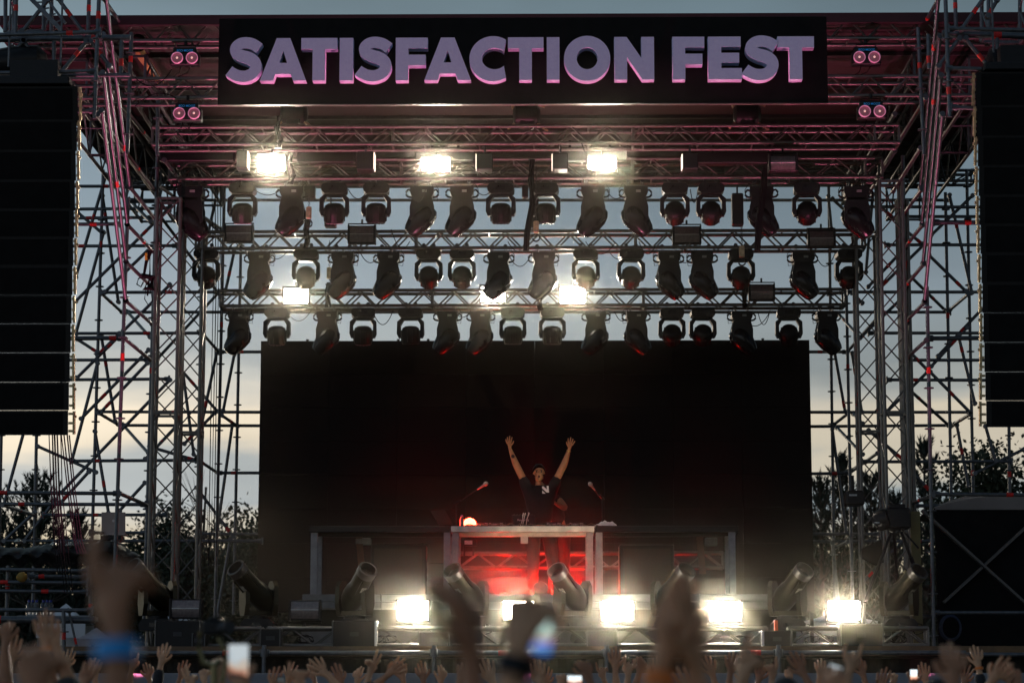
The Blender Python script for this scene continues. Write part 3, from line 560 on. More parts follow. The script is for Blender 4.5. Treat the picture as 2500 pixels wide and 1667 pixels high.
floodbox(590, 389, 26, 46, 29.8, 1, 'black flood box with glowing side glass left of the first strobe')
floodbox(891, 392, 42, 46, 29.8, 1, 'black flood box between the left and middle upper strobes')
floodbox(1183, 393, 40, 40, 29.8, -1, 'black flood box right beside the middle upper strobe')
floodbox(1368, 393, 38, 40, 29.8, -1, 'black flood box left of the right upper strobe')
floodbox(1686, 393, 38, 40, 29.8, -1, 'black flood box right of the right upper strobe')
for a, b, yy, lb in ((390, 572, 380, 'leftmost one above the lamp row'), (725, 868, 383, 'second one beside the left strobe'), (1014, 1160, 379, 'one above the middle strobe'), (1350, 1530, 379, 'one above the right strobe'), (1700, 1880, 385, 'one at the right beside an unlit strobe')):
    p = P(a, yy, 30.5); q = P(b, yy, 30.5); g = MB(); g.box((p.x, 30.5, p.z - .07), (q.x, 30.62, p.z + .07), bev=.008)
    g.box((p.x + .2, 30.54, p.z + .06), (p.x + .23, 30.57, p.z + .20)); g.box((q.x - .23, 30.54, p.z + .06), (q.x - .2, 30.57, p.z + .20))
    tag(g.build('batten_light', BLK), 'long black batten light under the main truss, ' + lb, 'batten light', 'black batten lights')
# twin round lamps with the upside-down lettering
def twin(px, py, label, txt=True, Y=28.9):
    p = P(px, py, Y); x, y, z = p; k = S(Y)
    t = thing('twin_lamp', label, 'stage light', p, 'twin round blinder lamps')
    g = MB(); g.box((x - 36 * k, y, z - 20 * k), (x + 36 * k, y + .14, z + 12 * k), bev=.012); g.box((x - 30 * k, y + .01, z + 12 * k), (x + 28 * k, y + .12, z + 26 * k), bev=.01); g.build('housing', BLK, t)
    for s_ in (-1, 1):
        c = Matrix.Translation((x + s_ * 18.5 * k, y, z - 3 * k)) @ Matrix.Rotation(R(90), 4, 'X')
        g = MB(); g.lathe([(14.5 * k, -.02), (15 * k, .03), (13.5 * k, .035), (13 * k, .0)], c, 24); rg = g.build('lens_ring', mat('pink_glow_ring', (.9, .55, .75), .25, 0, 0, emit=(.9, .30, .48), es=.2), t, True)  # reflected pink light put into ring, lens and bulb as colour and glow
        g = MB(); g.lathe([(13 * k, .004), (9 * k, .018), (4 * k, .024), (.5 * k, .026)], c, 24); g.build('lens', mat('pink_glow_lens', (.35, .15, .2), .12, 0, 0, emit=(.45, .17, .2), es=.12), t, True)
        g = MB(); g.lathe([(3 * k, .027), (2 * k, .034), (.4 * k, .036)], c, 12); g.build('bulb', mat('pink_glow_bulb', (.8, .6, .5), .3, emit=(1, .55, .5), es=.6, var=0), rg, True)
    if txt:
        me = text_mesh('ZOOM COB', 7.5 * k, .001); me.transform(Matrix.Translation((0, -.003, 17 * k)) @ Matrix.Rotation(R(180), 4, 'Y') @ Matrix.Rotation(R(90), 4, 'X')); me.materials.append(mat('glowing_blue_print', (.02, .30, .65), .5, var=0, emit=(.0, .12, .30), es=.35)); link('lettering', me, t)  # faint blue glow painted into the printed lettering
    g = MB(); g.path([(x - 24 * k, y + .07, z), (x - 24 * k, y + .07, z + 34 * k), (x + 24 * k, y + .07, z + 34 * k), (x + 24 * k, y + .07, z)], .008, 6); g.tube((x, y + .07, z + 34 * k), (x, y + .07, z + 46 * k), .02, 8); g.build('bracket', BLK, t)
    g = MB()
    for s_ in (-1, 1): g.path([(x + s_ * 12 * k, y + .1, z - 20 * k), (x + s_ * 10 * k - .03, y + .1, z - 34 * k), (x + s_ * 6 * k - .12, y + .12, z - 44 * k)], .005, 5)
    g.build('cable', CABLE, t)
twin(451, 140, 'twin round pink-lit lamp left of the sign, upper one of its pair')
twin(456, 275, 'twin round pink-lit lamp left of the sign, lower one of its pair')
twin(2116, 138, 'twin round pink-lit lamp right of the sign, upper one of its pair')
twin(2129, 270, 'twin round pink-lit lamp right of the sign, lower one of its pair')

# ------------------------------------------------------------------ loudspeaker hangs
def line_array(label, x0px, x1px, ys, Y, inner, ybend):
    t = thing('line_array', label, 'loudspeaker array', P((x0px + x1px) / 2, ys[-1], Y), 'big hanging loudspeaker arrays')
    xa, xb = P(x0px, 600, Y).x, P(x1px, 600, Y).x
    for i in range(len(ys) - 1):
        ya, yb = ys[i], ys[i + 1]; low = ya >= ybend; yb_ = yb - (1.15 if low else .05)
        za, zb_ = P(1250, ya, Y).z, P(1250, yb_, Y).z; ang = 9 + math.degrees(math.atan((833.5 - (ya + yb) / 2) / 6000))
        h_ = za - zb_; lean = .0 if i < len(ys) - 4 else (i - (len(ys) - 5)) * .012
        Mx = Matrix.Translation((0, Y, za)) @ Matrix.Rotation(R(ang), 4, 'X')
        g = MB(); vs = []
        for y, ins in ((0, 0), (.55, .12)):
            for x in (xa + ins, xb - ins): vs += [(x, y, -h_), (x, y, 0)]
        g.add(vs, [(0, 1, 3, 2), (4, 6, 7, 5), (0, 4, 5, 1), (2, 3, 7, 6), (0, 2, 6, 4), (1, 5, 7, 3)])
        g.v = [Mx @ v for v in g.v]; c = g.build('cabinet', BLK, t)
        g = MB(); g.box((xa + .06, -.006, -h_ + .02), (xb - .06, -.001, -.02), 0, Mx); g.build('grille', FAB, c)
        # rigging strip on the side next to the stage
        e = xb if inner > 0 else xa
        g = MB()
        q0, q1 = sorted((e + inner * (.012 + lean), e + inner * (.036 + lean))); g.box((q0, .0, -h_ + .008), (q1, .06, -.008), 0, Mx)
        q0, q1 = sorted((e - inner * .0, e + inner * (.014 + lean)))
        for zz in (.12, .5, .82): g.box((q0, .01, -h_ * zz - .018), (q1, .05, -h_ * zz + .01), 0, Mx)
        q0, q1 = sorted((e + inner * (.036 + lean), e + inner * (.055 + lean))); g.box((q0, .01, -h_ * .3), (q1, .03, -h_ * .2), 0, Mx)
        g.build('rigging_plate', GOLD_LIT, c)
    z = P(1250, ys[0], Y).z
    g = MB(); g.box((xa + .1, Y, z + .03), (xb - .1, Y + .5, z + .12), bev=.01); g.box((xa + .3, Y + .1, z + .12), (xb - .25, Y + .3, z + .34)); g.build('fly_bar', BLK, t)
    g = MB()
    for x in (xa + .25, xb - .25): g.tube((x, Y + .25, z + .3), (x, Y + .25, z + 2.2), .012, 6)
    g.build('chain', GALV, t)
    return t
ys = [208, 290, 364, 437, 508, 577, 647, 718, 788, 859, 931, 1000, 1061]
line_array('tall black loudspeaker array hanging at the left edge of the picture', -60, 178, ys, 27.0, 1, 577)
ys = [180, 262, 336, 408, 480, 551, 622, 694, 766, 838, 910, 980, 1045]
line_array('tall black loudspeaker array hanging at the right edge of the picture', 2396, 2640, ys, 27.0, -1, 551)
# pa towers above the arrays
for px, sd in ((70, 'left'), (2452, 'right')):
    a = P(px, 90, 27.9); b = P(px, -140, 27.9)
    truss('dark upright mast truss above the %s loudspeaker array' % sd, a, b, wd=.45, hd=.45, bay=.35, m=GALV, up=Vector((0, 1, 0)), name='mast_truss')
    p = P(px + (-15 if sd == 'left' else 20), 150, 27.6); g = MB(); g.lathe([(.08, -.3), (.17, -.25), (.19, 0), (.17, .2), (.07, .28)], Matrix.Translation(p) @ Matrix.Rotation(R(85), 4, 'Y'), 16); g.box((p.x - .12, p.y - .12, p.z - .22), (p.x + .12, p.y + .12, p.z - .05))
    tag(g.build('chain_hoist', BLK, None, True), 'black chain hoist above the %s loudspeaker array' % sd, 'chain hoist')
g = MB(); g.bar(P(40, -40, 27.4), P(150, 75, 27.4), .05, .05); g.bar(P(85, -40, 27.4), P(160, 58, 27.4), .03, .03)
for i in range(5): g.bar(P(60 + i * 18, -10 + i * 17, 27.4), P(88 + i * 16, -8 + i * 14, 27.4), .015, .015)
tag(g.build('slanting_mast_arm', GALV), 'slanting lattice arm at the very top left corner', 'mast arm')

# ------------------------------------------------------------------ floor truss, cases and beam lights
zf = P(1276, 1556, 29.3).z
for a, b, lb in ((478, 640, 'short piece at the left'), (656, 1100, 'piece below the leftmost lit strobe'), (1105, 1500, 'middle piece in front of the performer'), (1505, 1870, 'piece below the fourth strobe'), (1925, 2262, 'piece at the right end')):
    truss('low floor truss along the stage edge, ' + lb, (P(a, 1556, 29.35).x, 29.35, DECK + .135), (P(b, 1556, 29.35).x, 29.35, DECK + .135), wd=.22, hd=.2, bay=.26, name='floor_truss', group='low floor trusses along the stage edge')
def case(px0, px1, pyt, Y, label, dy=.4, edge=None, name='flight_case', base=None):
    DECK = base if base else globals()['DECK']
    a, b = P(px0, pyt, Y), P(px1, pyt, Y); t = thing(name, label, 'case', ((a.x + b.x) / 2, Y, DECK), 'black boxes along the stage edge')
    g = MB(); g.box((a.x, Y, DECK + .005), (b.x, Y + dy, a.z), bev=.012); g.build('body', BLK, t)
    for x in (a.x, b.x):
        g = MB()
        for z in (DECK + .012, a.z - .006): g.tube((x, Y - .003, z), (x, Y + dy + .003, z), .011, 6)
        g.tube((x, Y - .003, DECK + .012), (x, Y - .003, a.z - .006), .009, 6)
        g.build('edge_trim', mat('dull_trim', (.10, .10, .10), .45, .6, 0), t)
    g = MB(); m_ = (a.x + b.x) / 2; zz = (DECK + a.z) / 2; g.box((m_ - .05, Y - .008, zz - .025), (m_ + .05, Y - .001, zz + .025)); g.build('handle_plate', DGREY, t)
    if edge:
        x = a.x if edge < 0 else b.x; g = MB(); g.box((x - .014, Y - .02, DECK + .02), (x + .014, Y - .004, a.z - .01)); g.build('white_edge', WHT, t)
    return t
case(812, 918, 1514, 28.98, 'large black box under the second beam light from the left', edge=1)
case(380, 488, 1514, 28.98, 'large black box at the foot of the left truss towers')
case(1022, 1096, 1541, 28.98, 'low black box right of the leftmost lit strobe')
case(1433, 1507, 1539, 28.98, 'low black box below the middle floor strobe')
case(1862, 1932, 1538, 28.98, 'low black box with a white left edge', edge=-1)
case(2052, 2155, 1521, 28.98, 'large black box below the rightmost floor strobe')
case(636, 684, 1533, 28.98, 'small black box at the left end of the floor truss')
case(470, 500, 1545, 28.96, 'tiny black box behind the camera on its stabiliser')
# amber and red scraps on the case at the right
p = P(1895, 1528, 29.1); g = MB(); g.box((p.x - .02, 29.1, p.z - .05), (p.x + .02, 29.13, p.z + .07), 0, None); tag(g.build('orange_tag', mat('orange_card', (.85, .14, .04), .6, 0, 0)), 'orange card sticking up from the box with the white edge', 'tag')

def beam_light(lx, ly, pvx, pvy, Y, label, ybase=1520, lit=False):
    lens, piv = P(lx, ly, Y - .30), P(pvx, pvy, Y); d = (lens - piv); d.normalize(); k = S(Y); sd = 1 if lx > pvx else -1
    zb_ = P(pvx, ybase, Y).z; t = thing('beam_light', label, 'stage light', (piv.x, Y, zb_), 'big beam lights along the stage edge'); x = piv.x
    g = MB(); g.prism([(x - .19, zb_ - .10), (x + .19, zb_ - .10), (x + .20, zb_ - .02), (x + .15, zb_ + .04), (x - .15, zb_ + .04), (x - .20, zb_ - .02)], Y - .17, Y + .17); b_ = g.build('base', BLK, t)
    g = MB(); g.box((x - .07, Y - .178, zb_ - .06), (x + .05, Y - .169, zb_ - .01)); g.build('display', BLKG, b_)
    g = MB(); g.lathe([(.13, zb_ + .04 - zb_), (.13, .075), (.10, .085)], Matrix.Translation((x, Y, zb_)), 20); g.build('turntable', BLK, t, True)
    YM = mat('warm_dark_metal', (.05, .044, .028), .34, .9, .15, 10)
    zp = piv.z
    for s_ in (-1, 1):
        g = MB(); o_ = s_ * .185; yo = [(x - .07, zb_ + .08), (x + .07, zb_ + .08), (x + .115, zp - .12), (x + .105, zp + .10), (x + .05, zp + .165), (x - .05, zp + .165), (x - .105, zp + .10), (x - .115, zp - .12)]
        m_ = Matrix.Translation((x, Y, 0)) @ Matrix.Rotation(R(-22 * sd), 4, 'Z') @ Matrix.Translation((-x, 0, 0))
        m2 = Matrix.Translation((x, Y, 0)) @ Matrix.Rotation(R(90 - 28 * sd), 4, 'Z') @ Matrix.Translation((-x, 0, 0))
        g.prism(yo, o_ - .028, o_ + .028, 0, m2); g.build('yoke_arm', YM, t)
    g = MB(); m2 = Matrix.Translation((x, Y, 0)) @ Matrix.Rotation(R(90 - 28 * sd), 4, 'Z') @ Matrix.Translation((-x, 0, 0)); g.box((x - .06, -.20, zb_ + .08), (x + .06, .20, zb_ + .14), 0, m2); g.build('yoke_base', YM, t)
    q = d.to_track_quat('Z', 'Y').to_matrix().to_4x4(); L = (lens - piv).length; Mx = Matrix.Translation(piv) @ q
    g = MB(); g.lathe([(.04, -.27), (.10, -.24), (.135, -.15), (.145, -.02), (.14, .06), (.118, .14), (.112, L - .09)], Mx, 28); hd = g.build('head', YM, t, True)
    g = MB(); g.lathe([(.112, L - .10), (.120, L - .095), (.120, L - .005), (.112, L), (.098, L), (.096, L - .09)], Mx, 28); rg = g.build('lens_rim', mat('pewter_rim', (.13, .12, .11), .36, .85, .1), t, True)
    g = MB(); g.lathe([(.094, L - .09), (.06, L - .10), (.01, L - .105)], Mx, 24); g.build('lens', LENS, rg, True)
    g = MB()
    for a in (0, 2.1, 4.2): c_ = Matrix.Rotation(a, 4, 'Z'); g.box((.108, -.012, .10), (.135, .012, L - .12), 0, Mx @ c_)
    g.build('cooling_rib', YM, hd)
    g = MB(); g.box((.1135, -.03, L - .30), (.1165, .03, L - .22), 0, Mx @ Matrix.Rotation(R(-90), 4, 'Z')); g.build('sticker', mat('faded_sticker', (.5, .48, .4), .6, 0, .5, 40), hd)
    g = MB(); g.path([(x + .15, Y - .1, zb_), (x + .24, Y - .16, zb_ - .03), (x + .27, Y - .12, zb_ - .12), (x + .17, Y - .1, zb_ - .15), (x + .12, Y - .16, zb_ - .06)], .008, 6); g.build('cable', CABLE, t)
for i, (lx, ly, px_, py_, lb) in enumerate([(1 and 322, 1378, 385, 1450, 'dark beam light behind the giant blurred arm, farthest left'), (574, 1384, 632, 1450, 'dark beam light leaning left beside the video wall'),
        (899, 1388, 866, 1450, 'big beam light leaning right above the large left box'), (1102, 1390, 1146, 1450, 'big beam light leaning left behind a blurred hand'), (1357, 1389, 1398, 1450, 'big beam light leaning left in front of the performer'),
        (1678, 1389, 1636, 1450, 'big beam light leaning right behind the large blurred hands'), (1966, 1389, 1922, 1450, 'big beam light leaning right at the edge of the video wall'), (2245, 1392, 2195, 1452, 'dark beam light leaning right, farthest right')]):
    beam_light(lx, ly, px_, py_, 29.9, lb, 1519)

# ------------------------------------------------------------------ riser and tables
DY = 33.2; RIS = P(1316, 1458, DY).z
rs = thing('stage_riser', 'grey framed black riser that the performer stands on', 'riser', (0, 33.4, DECK))
g = MB(); xa, xb = P(738, 1480, 32.4).x, P(1900, 1480, 32.4).x; g.box((xa, 32.42, DECK), (xb, 34.9, RIS - .01)); g.build('black_core', FAB, rs)
for i in range(6):
    x0 = xa + (xb - xa) * i / 6; x1 = xa + (xb - xa) * (i + 1) / 6
    g = MB(); zt_ = RIS; g.box((x0 + .004, 32.34, zt_ - .19), (x1 - .004, 32.41, zt_ - .10), bev=.006); g.box((x0 + .004, 32.34, zt_ - .095), (x1 - .004, 32.41, zt_), bev=.006); g.box((x0 + .004, 32.36, zt_ - .2), (x1 - .004, 32.40, zt_ - .01)); g.build('frame_beam', mat('riser_grey', (.17, .17, .175), .6, .2, .25, 8), rs)
g = MB(); g.box((xa, 32.3, DECK + .05), (xb, 32.36, DECK + .32), bev=.004); tag(g.build('low_grey_board', mat('scuffed_grey_board', (.16, .155, .15), .7, 0, .35, 3)), 'scuffed pale grey board low behind the floor truss', 'board')
TZ = P(1276, 1284, 32.8).z
LIT_EDGE = mat('light_painted_edge', (.72, .70, .62), .5, .2, .3, 5)  # front light put into the middle table's frame as a brighter colour
def table(a, b, label, top_m, legs):
    xa, xb = P(a, 1290, 32.7).x, P(b, 1290, 32.7).x; t = thing('deck_table', label, 'table', ((xa + xb) / 2, 33.1, RIS), 'tables made of stage decks in a row')
    g = MB(); g.box((xa, 32.7, TZ - .025), (xb, 33.55, TZ), bev=.004); g.build('table_top', BLK, t)
    g = MB(); g.box((xa, 32.68, TZ - .085), (xb, 32.72, TZ - .008), bev=.004); g.box((xa, 33.5, TZ - .085), (xb, 33.54, TZ - .026)); g.box((xa, 32.72, TZ - .085), (xa + .04, 33.5, TZ - .026)); g.box((xb - .04, 32.72, TZ - .085), (xb, 33.5, TZ - .026)); g.build('frame', top_m, t)
    for px in legs:
        for Yl in (32.76, 33.44):
            x = P(px, 1350, 32.7).x; g = MB(); g.box((x - .045, Yl - .035, RIS), (x + .045, Yl + .035, TZ - .086), bev=.004); g.build('leg', GREY, t)
table(755, 1098, 'dark left table of the row, with its far end empty', BLK, (766, ))
table(1101, 1451, 'bright edged middle table carrying the mixing gear', LIT_EDGE, (1090 + 22, 1440))
table(1454, 1803, 'dark right table of the row, with a towel on its corner', BLK, (1463, 1788))
g = MB(); x = P(1091, 1350, 32.7).x; g.box((x - .045, 32.72, RIS), (x + .045, 32.8, TZ - .086), bev=.004); g.box((x - .045, 33.4, RIS), (x + .045, 33.47, TZ - .086), bev=.004)
for o in bpy.data.objects:
    if o.name == 'deck_table': lt = o
g.build('leg', GREY, lt)
# under-table clutter
truss('horizontal truss close behind the tables, lit red', (P(1120, 1368, 34.6).x, 34.6, P(1300, 1368, 34.6).z), (P(1765, 1368, 34.6).x, 34.6, P(1300, 1368, 34.6).z), wd=.2, hd=.2, bay=.26)
def cab(px0, px1, pyt, Y, label, m_):
    a, b = P(px0, pyt, Y), P(px1, pyt, Y); t = thing('monitor_cabinet', label, 'loudspeaker', ((a.x + b.x) / 2, Y, RIS))
    g = MB(); g.box((a.x, Y, RIS), (b.x, Y + .5, a.z), bev=.012); g.build('body', m_, t)
    g = MB(); g.box((a.x + .05, Y - .008, RIS + .06), (b.x - .05, Y - .001, a.z - .06)); g.build('grille', mat('brownish_grille', (.03, .024, .016), .8, 0, .3, 60), t)
cab(905, 1040, 1328, 33.8, 'brownish loudspeaker cabinet under the left table', BLK); cab(1512, 1646, 1328, 33.8, 'dark loudspeaker cabinet under the right table', BLK)
t = case(1044, 1086, 1373, 33.7, 'small flight case with pale metal corners under the left table', base=RIS)
for o in t.children:
    if o.name.startswith('edge_trim'): o.data = o.data.copy(); o.data.materials[0] = ALU
for a, b, yy, lb in ((868, 905, 1316, 'grey metal box hanging under the left table top'), (1722, 1752, 1318, 'grey metal box hanging under the right table top')):
    p, q = P(a, yy, 33.6), P(b, yy, 33.6); g = MB(); g.box((p.x, 33.6, p.z - .07), (q.x, 33.75, TZ - .09), bev=.01); tag(g.build('junction_box', GREY), lb, 'box')
p = P(1148, 1325, 33.0); t = thing('small_projector', 'small black tube lamp clamped below the middle table', 'lamp', p)
g = MB(); g.tube(p + Vector((-.09, 0, 0)), p + Vector((.09, 0, 0)), .045, 16); g.build('body', BLK, t, True); g = MB(); g.box((p.x - .075, p.y - .05, p.z - .02), (p.x + .03, p.y - .043, p.z + .03)); g.build('sticker', mat('pale_sticker', (.5, .5, .52), .5, 0, .2, 60), t)
g = MB(); [g.tube(p + Vector((s_, 0, 0)), p + Vector((s_, 0, -.17)), .012, 6) for s_ in (-.08, .04)]; g.build('clamp', BLK, t)
g = MB(); p = P(1280, 1318, 33.6); g.box((p.x - .05, 33.6, p.z - .045), (p.x + .05, 33.66, p.z + .05), bev=.008); tag(g.build('red_lit_box', mat('white_plastic', (.6, .6, .6), .5, 0, .1)), 'small white plastic box under the middle table beside his leg', 'box')
# slanting fabric drapes under the left and right table
for a, lb in ((868, 'left'), (1700, 'right')):
    g = MB(); p0, p1, p2, p3 = P(a, 1308, 33.6), P(a + 16, 1308, 33.6), P(a + 24, 1400, 33.6), P(a + 8, 1400, 33.6); q = Vector((0, .03, 0))
    vs = [p0, p1, p2, p3]; g.add(vs + [v + q for v in vs], [(0, 1, 2, 3), (7, 6, 5, 4), (0, 4, 5, 1), (1, 5, 6, 2), (2, 6, 7, 3), (3, 7, 4, 0)]); tag(g.build('brown_drape', mat('brown_cloth', (.12, .05, .03), .9, 0, .2)), 'narrow brown drape hanging under the %s table' % lb, 'drape')

# ------------------------------------------------------------------ gear on the table
ty = 33.0
def T(px, Y=ty): return P(px, 1284, Y).x
def player(a, b, label, Y=33.0, h_=.075):
    t = thing('media_player', label, 'media player', ((T(a) + T(b)) / 2, Y, TZ), 'media players on the middle table'); xa, xb = T(a), T(b)
    g = MB(); g.add([(xa, Y, TZ + .01), (xb, Y, TZ + .01), (xb, Y + .36, TZ + .01), (xa, Y + .36, TZ + .01), (xa, Y, TZ + h_), (xb, Y, TZ + h_), (xb, Y + .36, TZ + h_ * .7), (xa, Y + .36, TZ + h_ * .7)], [(3, 2, 1, 0), (4, 5, 6, 7), (0, 1, 5, 4), (1, 2, 6, 5), (2, 3, 7, 6), (3, 0, 4, 7)]); g.build('body', BLK, t)
    me = text_mesh('Pioneer DJ', .042, .0008); me.transform(Matrix.Translation((0, -.002, h_ * .6)) @ Matrix.Rotation(R(90), 4, 'X')); me.materials.append(mat('pale_print', (.55, .55, .55), .5, var=0)); link('lettering', me, t)
    g = MB(); g.lathe([(.10, .0), (.10, .012), (.09, .016), (.02, .016)], Matrix.Translation(((xa + xb) / 2, Y + .2, TZ + h_ * .9)), 24); g.build('jog_wheel', BLKG, t, True)
    g = MB(); [g.box((x, Y + .03, TZ), (x + .03, Y + .06, TZ + .012)) for x in (xa + .02, xb - .05)]; g.build('foot', BLK, t)
player(1158, 1190, 'media player farthest left, next to the red lamp'); player(1188, 1234, 'media player just left of the raised mixer'); player(1331, 1372, 'media player just right of the performer'); player(1384, 1430, 'media player farthest right, near the towel')
t = thing('dj_mixer', 'black raised mixer with pale cables plugged in its back', 'mixer', ((T(1248) + T(1306)) / 2, 33, TZ)); xa, xb = T(1249), T(1306)
g = MB(); g.box((xa, 33.02, TZ + .01), (xb, 33.4, TZ + .17), bev=.008); g.build('body', BLK, t)
g = MB()
for i in range(7): g.tube((xa + .03 + i * .04, 33.1, TZ + .17), (xa + .03 + i * .04, 33.1, TZ + .19), .01, 8)
g.build('knob', DGREY, t)
me = text_mesh('Pioneer DJ', .035, .0008); me.transform(Matrix.Translation((0, .015, .10)) @ Matrix.Rotation(R(90), 4, 'X')); me.materials.append(MATS['pale_print']); link('lettering', me, t)
g = MB()
for q, x0 in enumerate((1276, 1281, 1290)): x = T(x0); g.path([(x, 33.02, TZ + .16 + .02 * q), (x + .01, 32.95, TZ + .19), (x - .01 * q, 32.9, TZ + .10), (x - .03, 32.88, TZ + .01), (x - .1, 32.85, TZ + .008)], .006, 6)
g.build('cable', mat('pale_cable', (.6, .6, .55), .5, 0, 0), t)
g = MB(); random.seed(3)
for q in range(9):
    x = T(1140 + q * 32); pts = [(x + .05 * i, 32.78 + .05 * math.sin(i * 1.7 + q), TZ + .008 + .012 * (1 + math.sin(i * 2.1 + q * 2))) for i in range(8)]; g.path(pts, .005, 5)
tag(g.build('tangled_cables', mat('olive_cable', (.14, .15, .08), .5, 0, .4)), 'tangle of cables lying along the front edge of the middle table', 'cables', kind='stuff')
t = thing('laptop', 'dark open laptop tilted on the left table', 'laptop', (T(1085), 33.1, TZ))
g = MB(); xa, xb = T(1062), T(1108); g.box((xa, 33.05, TZ + .002), (xb, 33.30, TZ + .02), bev=.004); g.build('keyboard_base', DGREY, t)
g = MB(); a, b, c_, d_ = P(1050, 1246, 33.0), P(1086, 1244, 33.0), P(1106, 1279, 33.05), P(1070, 1279, 33.05); q = Vector((0, .012, 0)); vs = [a, b, c_, d_]; g.add(vs + [v + q for v in vs], [(0, 1, 2, 3), (7, 6, 5, 4), (0, 4, 5, 1), (1, 5, 6, 2), (2, 6, 7, 3), (3, 7, 4, 0)]); g.build('lid', mat('dark_lid', (.03, .032, .03), .4, .3, 0), t)
t = thing('water_bottle', 'small clear water bottle beside the red lamp on the table', 'bottle', (T(1128), 32.85, TZ))
g = MB(); Mx = Matrix.Translation((T(1128), 32.85, TZ)); g.lathe([(.028, 0), (.03, .01), (.03, .09), (.022, .115), (.011, .13), (.011, .14)], Mx, 14); g.build('bottle_body', mat('clear_plastic', (.22, .24, .27), .12, 0, 0, trans=.6), t, True)
g = MB(); g.lathe([(.013, .138), (.013, .155)], Mx, 12); g.build('cap', mat('violet_cap', (.15, .12, .5), .4, 0, 0), t)
REDL = mat('red_lamp_glass', (.9, .05, .02), .3, 0, 0, emit=(1, .045, .02), es=40)
t = thing('red_lamp', 'glowing red lamp dome standing on the table beside the water bottle', 'lamp', (T(1147), 32.95, TZ)); x = T(1147)
g = MB(); g.lathe([(.09, 0), (.09, .02), (.08, .025)], Matrix.Translation((x, 32.95, TZ)), 16); g.build('base', BLK, t)
g = MB(); g.lathe([(.088, .026), (.085, .065), (.06, .105), (.01, .125)], Matrix.Translation((x, 32.95, TZ)), 16); g.build('dome', REDL, t, True)
# towel
t = None; g = MB(); random.seed(5); nx_, ny_ = 22, 10; xa, xb = T(1449), T(1506)
for j in range(ny_ + 1):
    for i in range(nx_ + 1):
        u, v = i / nx_, j / ny_; h_ = .085 * math.sin(math.pi * v) ** .5 * (math.sin(math.pi * u) ** .6) * (.55 + .45 * u + .15 * math.sin(u * 14 + v * 5) + .1 * math.sin(u * 23 - v * 9)) + .004
        g.v.append(Vector((xa + (xb - xa) * u, 32.8 + .25 * v + .02 * math.sin(u * 9), TZ + .001 + max(0, h_))))
for j in range(ny_):
    for i in range(nx_): a = j * (nx_ + 1) + i; g.f.append((a, a + 1, a + nx_ + 2, a + nx_ + 1)); g.mi.append(0)
g.f.append(tuple(range(nx_, -1, -1))); g.mi.append(0)
tag(g.build('towel', mat('white_towel', (.7, .68, .68), .9, 0, .06, 40, bump=.5), None, True), 'crumpled white towel on the left corner of the right table', 'towel')
# microphones on stands
def mic(base_px, jy, tipx, tipy, tailx, taily, label, Y=33.3):
    b0 = P(base_px, 1284, Y); j = P(base_px, jy, Y); tip = P(tipx, tipy, Y - .25); tail = P(tailx, taily, Y + .1); t = thing('microphone_stand', label, 'microphone stand', (b0.x, Y, TZ))
    g = MB(); g.tube((b0.x, Y, TZ), (b0.x, Y, TZ + .02), .07, 14); g.tube((b0.x, Y, TZ), j, .009, 8); g.build('upright', BLK, t)
    g = MB(); g.tube(tail, tip + (tail - tip).normalized() * .16, .006, 8); g.tube(j - (tip - tail).normalized() * .05, j + (tip - tail).normalized() * .08, .016, 8); g.build('boom', BLK, t)
    d = (tip - tail).normalized(); q = d.to_track_quat('Z', 'Y').to_matrix().to_4x4()
    m_ = thing('microphone', label.replace('boom stand', 'microphone held by the boom stand').replace('stand', 'stand', 1), 'microphone', tip) if False else None
    g = MB(); g.lathe([(.010, -.17), (.016, -.06), (.019, -.045)], Matrix.Translation(tip) @ q, 12); g.build('microphone_body', mat('dull_mic_metal', (.30, .29, .27), .4, .6, 0), t, True)
    g = MB(); g.lathe([(.019, -.045), (.028, -.03), (.03, -.01), (.022, .012), (.006, .02)], Matrix.Translation(tip) @ q, 12); g.build('microphone_grille', mat('mic_grille', (.45, .44, .4), .5, .7, .3, 90), t, True)
mic(1114, 1228, 1188, 1179, 1095, 1243, 'boom microphone stand at the left end of the middle table')
mic(1470, 1215, 1440, 1180, 1472, 1222, 'thin microphone stand at the right of the performer')

